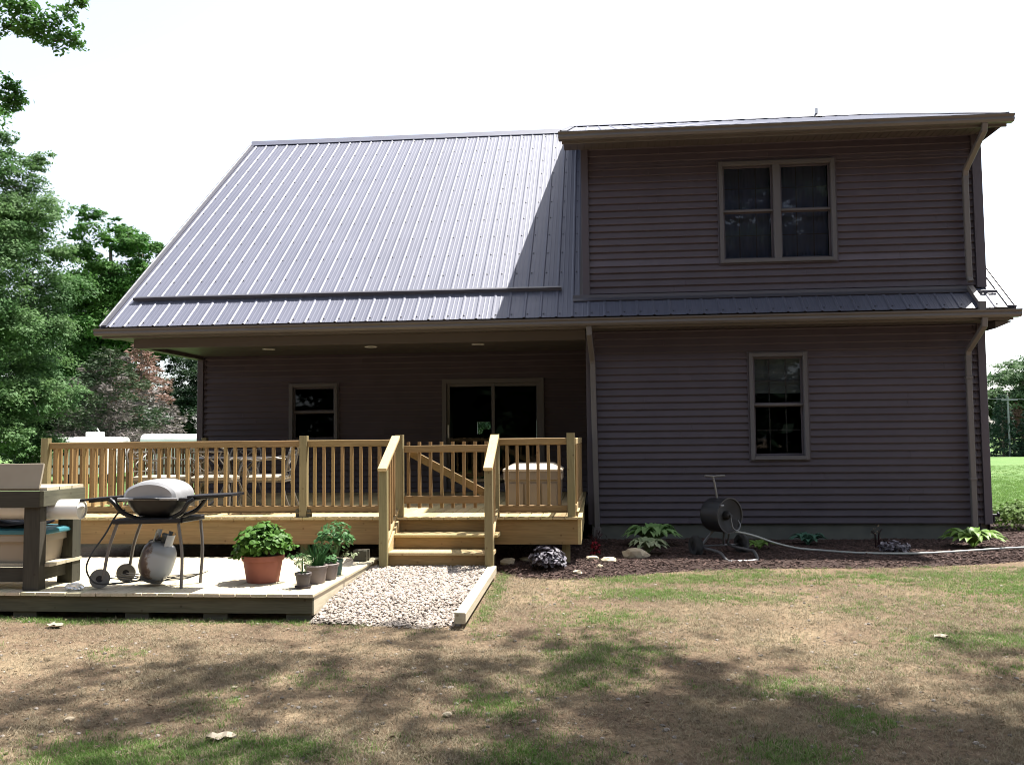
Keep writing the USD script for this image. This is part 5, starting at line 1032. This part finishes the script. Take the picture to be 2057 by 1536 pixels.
# ---------------------------------------------------------------- patio furniture
def patio_chair(loc, rotz, label):
    """faces local +y; back at -y"""
    t = thing('patio_chair', label, 'patio chair', loc, rotz, 'cast metal patio chairs on the raised deck')
    w = .25; loc_ = dict(local=True)
    s_ = MB().box((-w, -.24, .385), (w, .25, .40)); part(t, 'seat', s_, 'chair_metal', **loc_)
    part(t, 'cushion', loft([rr_box(-w + .005, w - .005, -.22, .25, .06, .402), rr_box(-w - .005, w + .005, -.235, .265, .06, .42), rr_box(-w - .005, w + .005, -.235, .265, .06, .45), rr_box(-w + .03, w - .03, -.2, .23, .06, .468)]), 'cushion', smooth=40, **loc_)
    for sx in (-1, 1):
        part(t, 'leg', MB().tube(smoothpts([(sx * (w - .02), .22, .39), (sx * (w + .02), .25, .25), (sx * (w - .01), .24, .12), (sx * (w + .03), .28, .0)], 4), .013, 7), 'chair_metal', smooth=50, **loc_)
        part(t, 'leg', MB().tube(smoothpts([(sx * (w - .02), -.22, .39), (sx * (w + .01), -.26, .22), (sx * (w + .02), -.34, .0)], 4), .013, 7), 'chair_metal', smooth=50, **loc_)
        part(t, 'arm', MB().tube(smoothpts([(sx * (w - .01), -.26, .66), (sx * (w + .03), -.1, .69), (sx * (w + .04), .08, .655), (sx * (w + .04), .2, .67), (sx * (w + .03), .24, .62), (sx * w, .20, .5), (sx * (w - .01), .21, .40)], 5), .013, 7), 'chair_metal', smooth=50, **loc_)
    bk_ = MB(); yb = lambda z: -.23 - (z - .4) * .22
    bk_.tube(smoothpts([(-w + .02, yb(.4), .4), (-w, yb(.65), .65), (-w + .01, yb(.76), .76), (-.14, yb(.84), .84), (0, yb(.86), .86), (.14, yb(.84), .84), (w - .01, yb(.76), .76), (w, yb(.65), .65), (w - .02, yb(.4), .4)], 5), .014, 7)
    for z in (.52, .77): bk_.tube([(-w, yb(z), z), (w, yb(z), z)], .008, 6)
    for sx in (-1, 1):
        bk_.tube(smoothpts([(sx * .03, yb(.77), .77), (sx * .10, yb(.74), .74), (sx * .03, yb(.68), .68), (sx * .12, yb(.6), .6), (sx * .05, yb(.53), .53)], 5), .008, 6)
        bk_.tube(smoothpts([(sx * .17, yb(.77), .77), (sx * .14, yb(.69), .69), (sx * .19, yb(.60), .60), (sx * .16, yb(.52), .52)], 5), .008, 6)
        th = np.linspace(0, 5.2, 12); bk_.tube(np.stack([sx * (.09 + .045 * np.cos(th) * (1 - th / 9)), yb(.455) + 0 * th, .462 + .045 * np.sin(th) * (1 - th / 9)], 1), .007, 6)
    part(t, 'backrest', bk_, 'chair_metal', smooth=50, **loc_)
    return t
ch = patio_chair((-4.12, 11.05, DZ), math.pi / 2 + .12, 'patio chair facing left beside the middle railing post')
G_ = 'cast metal patio chairs on the raised deck'
copy_of(ch, (-5.62, 11.15, DZ), -math.pi / 2 - .25, 'patio chair facing right behind the silver grill lid', G_)
copy_of(ch, (-4.80, 10.98, DZ), .12, 'patio chair with its scrolled back turned to the railing', G_)
copy_of(ch, (-5.20, 12.55, DZ), math.pi - .2, 'patio chair on the far side of the patio table', G_)
tbm = thing('patio_table', 'dark round patio table among the chairs on the raised deck', 'patio table', (-4.95, 11.95, DZ))
part(tbm, 'tabletop', MB().lathe([(0, .685), (.50, .685), (.52, .672), (.52, .655), (.49, .65), (0, .65)], (-4.95, 11.95, DZ), 36), 'table_metal', smooth=35)
for k in range(4):
    a = k * math.pi / 2 + .6; d = np.array([math.cos(a), math.sin(a), 0]); b0 = np.array([-4.95, 11.95, DZ])
    part(tbm, 'leg', MB().tube(smoothpts([b0 + d * .3 + [0, 0, .65], b0 + d * .12 + [0, 0, .4], b0 + d * .2 + [0, 0, .15], b0 + d * .38 + [0, 0, .0]], 4), .016, 7), 'chair_metal', smooth=50)
# deck box
db = thing('deck_box', 'beige resin storage box with a domed lid behind the right railing', 'storage box', (-.78, 11.25, DZ))
bx0, bx1, by0, by1 = -1.125, -.43, 10.98, 11.52
part(db, 'body', loft([rr_box(bx0 + .02, bx1 - .02, by0 + .02, by1 - .02, .03, DZ + .001), rr_box(bx0, bx1, by0, by1, .03, DZ + .39), rr_box(bx0 - .012, bx1 + .012, by0 - .012, by1 + .012, .03, DZ + .395), rr_box(bx0 - .012, bx1 + .012, by0 - .012, by1 + .012, .03, DZ + .495)]), 'box_beige', smooth=35)
for k in range(3): part(db, 'panel', MB().box((bx0 + .05 + k * .205, by0 - .012, DZ + .05), (bx0 + .235 + k * .205, by0 + .02, DZ + .35), .008), 'box_beige')
part(db, 'lid', loft([rr_box(bx0 - .02, bx1 + .02, by0 - .02, by1 + .02, .035, DZ + .497), rr_box(bx0 - .02, bx1 + .02, by0 - .02, by1 + .02, .035, DZ + .52), rr_box(bx0 + .10, bx1 - .10, by0 + .10, by1 - .06, .05, DZ + .59)]), 'box_lid', smooth=25)

# ---------------------------------------------------------------- hose reel and hose
hr = thing('hose_reel', 'black wheeled garden hose reel on the mulch against the house wall', 'hose reel', (1.5, 11.2, .03))
ax_ = unit((.62, -.785, 0)); dc = np.array([1.40, 11.42, .525])
part(hr, 'drum', MB().lathe([(.0, 0), (.14, .0), (.19, .02), (.207, .06), (.207, .315), (.216, .325), (.216, .338), (.205, .338), (.200, .330)], dc, 40, ax_), 'reel', smooth=35)
part(hr, 'drum_face', MB().lathe([(.201, .331), (.196, .322), (.10, .285), (.06, .265), (.0, .265)], dc, 40, ax_), 'reel_inner', smooth=35)
part(hr, 'hub', MB().lathe([(.0, .34), (.035, .33), (.05, .30), (.06, .26)], dc, 18, ax_).tube([dc + ax_ * .3, dc + ax_ * .36], .018, 8), 'reel_inner', smooth=35)
fc = dc + ax_ * .345; su = unit(np.cross(ax_, [0, 0, 1]))
part(hr, 'crank', MB().tube(smoothpts([fc + su * -.12 + [0, 0, -.06], fc + su * -.13 + [0, 0, -.12] + ax_ * .03, fc + su * -.08 + [0, 0, -.18] + ax_ * .03, fc + su * -.01 + [0, 0, -.14] + ax_ * .02, fc + [0, 0, -.02]], 5), .009, 8).tube([fc + su * .12 + [0, 0, .13], fc + su * .17 + [0, 0, .125]], .014, 8), 'reel_tube', smooth=50)
part(hr, 'handle', MB().tube(smoothpts([(1.475, 11.28, .73), (1.455, 11.27, .86), (1.435, 11.26, .96), (1.425, 11.26, 1.0)], 4), .012, 8).tube([(1.325, 11.25, 1.005), (1.43, 11.26, .995), (1.575, 11.28, 1.005)], .013, 8), 'reel_tube', smooth=50)
for p in ((1.20, 11.25, .145), (1.79, 11.50, .145)):
    w_ = part(hr, 'wheel', MB().lathe([(.05, -.035), (.07, -.045), (.112, -.045), (.132, -.022), (.135, .0), (.132, .022), (.112, .045), (.07, .045), (.05, .035)], p, 30, (.92, .36, 0), closed=True), 'tyre', smooth=35)
    part(w_, 'rim', MB().lathe([(0, -.03), (.052, -.028), (.052, .028), (0, .03)], p, 18, (.92, .36, 0)), 'reel')
part(hr, 'frame', MB().tube([(1.22, 11.26, .145), (1.77, 11.49, .145)], .012, 8).tube([(1.28, 11.32, .15), (1.45, 11.36, .36)], .016, 8).tube([(1.55, 11.28, .34), (1.55, 11.36, .16)], .016, 8).tube([(1.62, 11.30, .34), (1.60, 11.36, .16)], .012, 8)
     .tube(smoothpts([(1.27, 11.2, .135), (1.40, 11.02, .12), (1.46, 10.90, .10), (1.50, 10.74, .045), (1.56, 10.69, .035), (1.80, 10.75, .04), (1.86, 10.80, .05), (1.85, 10.95, .12), (1.80, 11.05, .13), (1.64, 11.24, .15), (1.60, 11.36, .17)], 5), .018, 9), 'reel_tube', smooth=50)
hz_ = lambda p: (p[0], p[1], p[2])
single('garden_hose', MB().tube(smoothpts([(1.66, 11.28, .33), (1.90, 11.35, .27), (2.18, 11.42, .17), (2.45, 11.42, .105), (2.75, 11.40, .08), (3.1, 11.2, .078), (3.5, 11.12, .08), (3.95, 11.2, .078), (4.5, 11.42, .08), (5.2, 11.68, .085), (6.2, 11.95, .07), (7.2, 12.0, .05)], 6), .0125, 8), 'hose', 'grey garden hose trailing right from the reel along the bed', 'hose', smooth=True)
sp = thing('hose_spigot', 'black wall tap low on the right corner of the house', 'tap', (5.45, 13.1, .33))
part(sp, 'pipe', MB().tube([(5.38, 13.06, .36), (5.52, 13.06, .36)], .018, 8).tube([(5.47, 13.06, .36), (5.47, 13.06, .26)], .016, 8), 'black_plastic'); part(sp, 'handle', MB().lathe([(0, -.01), (.035, -.008), (.035, .008), (0, .01)], (5.53, 13.06, .37), 12, (1, 0, .2)), 'black_plastic')

# ---------------------------------------------------------------- bed plants and rocks
def mz(x, y):
    d = np.abs(MULCH[..., 0] - x) + np.abs(MULCH[..., 1] - y); return float(MULCH[..., 2].ravel()[np.argmin(d)])
def hosta(x, y, label, m, n, ln, wd, seed, rise=.7):
    z = mz(x, y); t = thing('hosta_plant', label, 'hosta', (x, y, z), group='hostas in the mulch bed'); r = np.random.default_rng(seed)
    for k in range(n):
        a = k * 2.399 + r.uniform(-.3, .3); lv = r.uniform(.55, 1.0); d = np.array([math.cos(a), math.sin(a), 0]); s = np.array([-d[1], d[0], 0]); L_ = ln * (.6 + .45 * lv) ; up_ = rise * (1.25 - lv * .75) * ln
        V, F = [], []; m_ = 8
        for i in range(m_):
            t_ = i / (m_ - 1); c_ = np.array([x, y, z]) + d * L_ * t_ + [0, 0, up_ * (1.7 * t_ - 1.25 * t_ ** 2.2)]; w_ = wd * r.uniform(.92, 1.05) * (0.10 if t_ < .22 else math.sin(min(1, (t_ - .2) / .8) ** .75 * math.pi) ** .8 + .03)
            V += [c_ - s * w_ + [0, 0, w_ * .35], c_, c_ + s * w_ + [0, 0, w_ * .35]]
        for i in range(m_ - 1):
            o_ = i * 3; F += [[o_, o_ + 1, o_ + 4, o_ + 3], [o_ + 1, o_ + 2, o_ + 5, o_ + 4]]
        part(t, 'leaf', MB().add(V, F), m, smooth=True)
    return t
hosta(.72, 12.15, 'large green hosta beside the left downspout against the foundation', 'hosta', 44, .40, .055, 1, 1.3)
hosta(.62, 11.22, 'pale variegated hosta in front of the large green hosta', 'hosta_pale', 38, .27, .046, 2, 1.35)
hosta(2.05, 11.75, 'small bright hosta just right of the hose reel', 'hosta_lime', 18, .20, .034, 3, 1.2)
hosta(2.78, 12.3, 'blue green hosta against the wall under the lower window', 'hosta_blue', 22, .26, .04, 4, 1.2)
hosta(4.72, 11.9, 'lime green hosta below the right downspout', 'hosta_lime', 38, .40, .055, 5, 1.1)
def clump(name, x, y, label, cat, m, n, rad, size, seed, low=.3, group=None, shape='round', st_=True):
    z = mz(x, y); t = thing(name, label, cat, (x, y, z), group=group)
    if st_: part(t, 'stems', stems((x, y, z + rad[2] * .5), 14, rad, seed + 1, .003), 'plum_leaf' if m in ('heuchera', 'plum_leaf', 'red_leaf', 'dead_leaf') else 'stem')
    part(t, 'foliage', leaflets((x, y, z + rad[2] * .45), n, rad, size, seed, shape, low), m); return t
clump('coral_bells', -.56, 10.08, 'silver purple leafed plant in front of the deck corner', 'plant', 'heuchera', 420, (.21, .17, .17), .048, 21)
clump('coral_bells', 3.58, 11.35, 'silver purple leafed plant beside the hose under the right wall', 'plant', 'heuchera', 220, (.19, .14, .10), .046, 22)
clump('red_plant', -.03, 10.98, 'crimson leafed plant behind the cream rocks', 'plant', 'red_leaf', 70, (.075, .07, .14), .05, 23, low=.5, shape='lance')
clump('plum_shrub', -.02, 11.45, 'thin dark plum shrub between the deck and the downspout', 'plant', 'plum_leaf', 60, (.16, .15, .22), .05, 24, low=.4, shape='lance')
clump('dried_stalk', -.95, 10.75, 'wispy dark stalks leaning under the deck corner', 'plant', 'plum_leaf', 34, (.2, .12, .2), .03, 25, low=.5, shape='lance')
clump('wispy_plant', 3.55, 11.9, 'wispy brown flower stalks behind the right silver plant', 'plant', 'dead_leaf', 34, (.10, .10, .22), .025, 26, low=.6, shape='lance')
clump('golden_bush', 6.35, 14.3, 'low golden green bush beside the right corner of the house', 'bush', 'bush', 1500, (.50, .45, .30), .085, 27, low=.3, shape='lance')
clump('golden_bush', 6.9, 13.6, 'low golden green bush at the right frame edge in the mulch', 'bush', 'bush', 900, (.38, .35, .24), .08, 28, low=.3, shape='lance')
for k, (x, y, s_, fl, lab) in enumerate(((-1.03, 10.32, (.085, .06, .055), 1, 'white rock at the left end of the bed beside the stair post'), (-.80, 10.55, (.12, .06, .035), 1, 'long flat cream rock behind the left silver plant'), (-.06, 10.66, (.085, .05, .04), 1, 'small flat cream rock in front of the crimson plant'), (.12, 10.52, (.10, .06, .05), 1, 'jagged cream rock right of the crimson plant'), (.45, 10.95, (.16, .10, .085), 1, 'largest tan rock in front of the variegated hosta'), (-.22, 9.88, (.05, .035, .035), 1, 'small white stone at the front edge of the bed'), (.02, 10.15, (.04, .035, .03), 1, 'small pale stone in the mulch below the jagged rock'))):
    m_ = stone(200 + k, 1.0); v = m_.vertices * s_; v[:, 2] += mz(x, y) + s_[2] * .45; v[:, 0] += x; v[:, 1] += y
    single('rock', trimesh.Trimesh(v, m_.faces, process=False), 'rock', lab, 'rock', group='cream rocks in the mulch bed')
# single things lying on the yard
for x, y, s_, ang, lab in ((-2.04, 4.78, .16, .2, 'curled pale dead leaf lying near the bottom left of the yard'), (-4.6, 7.33, .17, -.3, 'yellowed dead leaf in front of the lower deck'), (2.62, 7.27, .13, .4, 'pale dead leaf on the right side of the dry yard')):
    V, F = [], []; m_ = 7
    for i in range(m_):
        t_ = i / (m_ - 1) - .5; w_ = .32 * math.cos(t_ * 2.9) * s_ * (1.2 if i % 2 else .75); c_ = np.array([x + t_ * s_ * math.cos(ang), y + t_ * s_ * math.sin(ang), float(G(x, y)) + .018 + .04 * s_ * math.sin(i * 1.9)]); sd = np.array([-math.sin(ang), math.cos(ang), 0])
        V += [c_ - sd * w_ + [0, 0, .012], c_, c_ + sd * w_ + [0, 0, .016]]
    for i in range(m_ - 1): o_ = i * 3; F += [[o_, o_ + 1, o_ + 4, o_ + 3], [o_ + 1, o_ + 2, o_ + 5, o_ + 4]]
    single('dead_leaf', MB().add(V, F), 'beige_board', lab, 'leaf')
for k, (x, y, s_, lab) in enumerate(((-3.06, 5.04, .03, 'pale stone near the left edge of the yard'), (-2.36, 5.73, .02, 'pale stone on the sunlit earth left of centre'), (-.88, 5.23, .028, 'flat pale stone in the shade below the centre'))):
    m_ = stone(300 + k, .6); v = m_.vertices * s_ + [x, y, float(G(x, y)) + s_ * .3]
    single('stone', trimesh.Trimesh(v, m_.faces, process=False), 'rock', lab, 'stone')
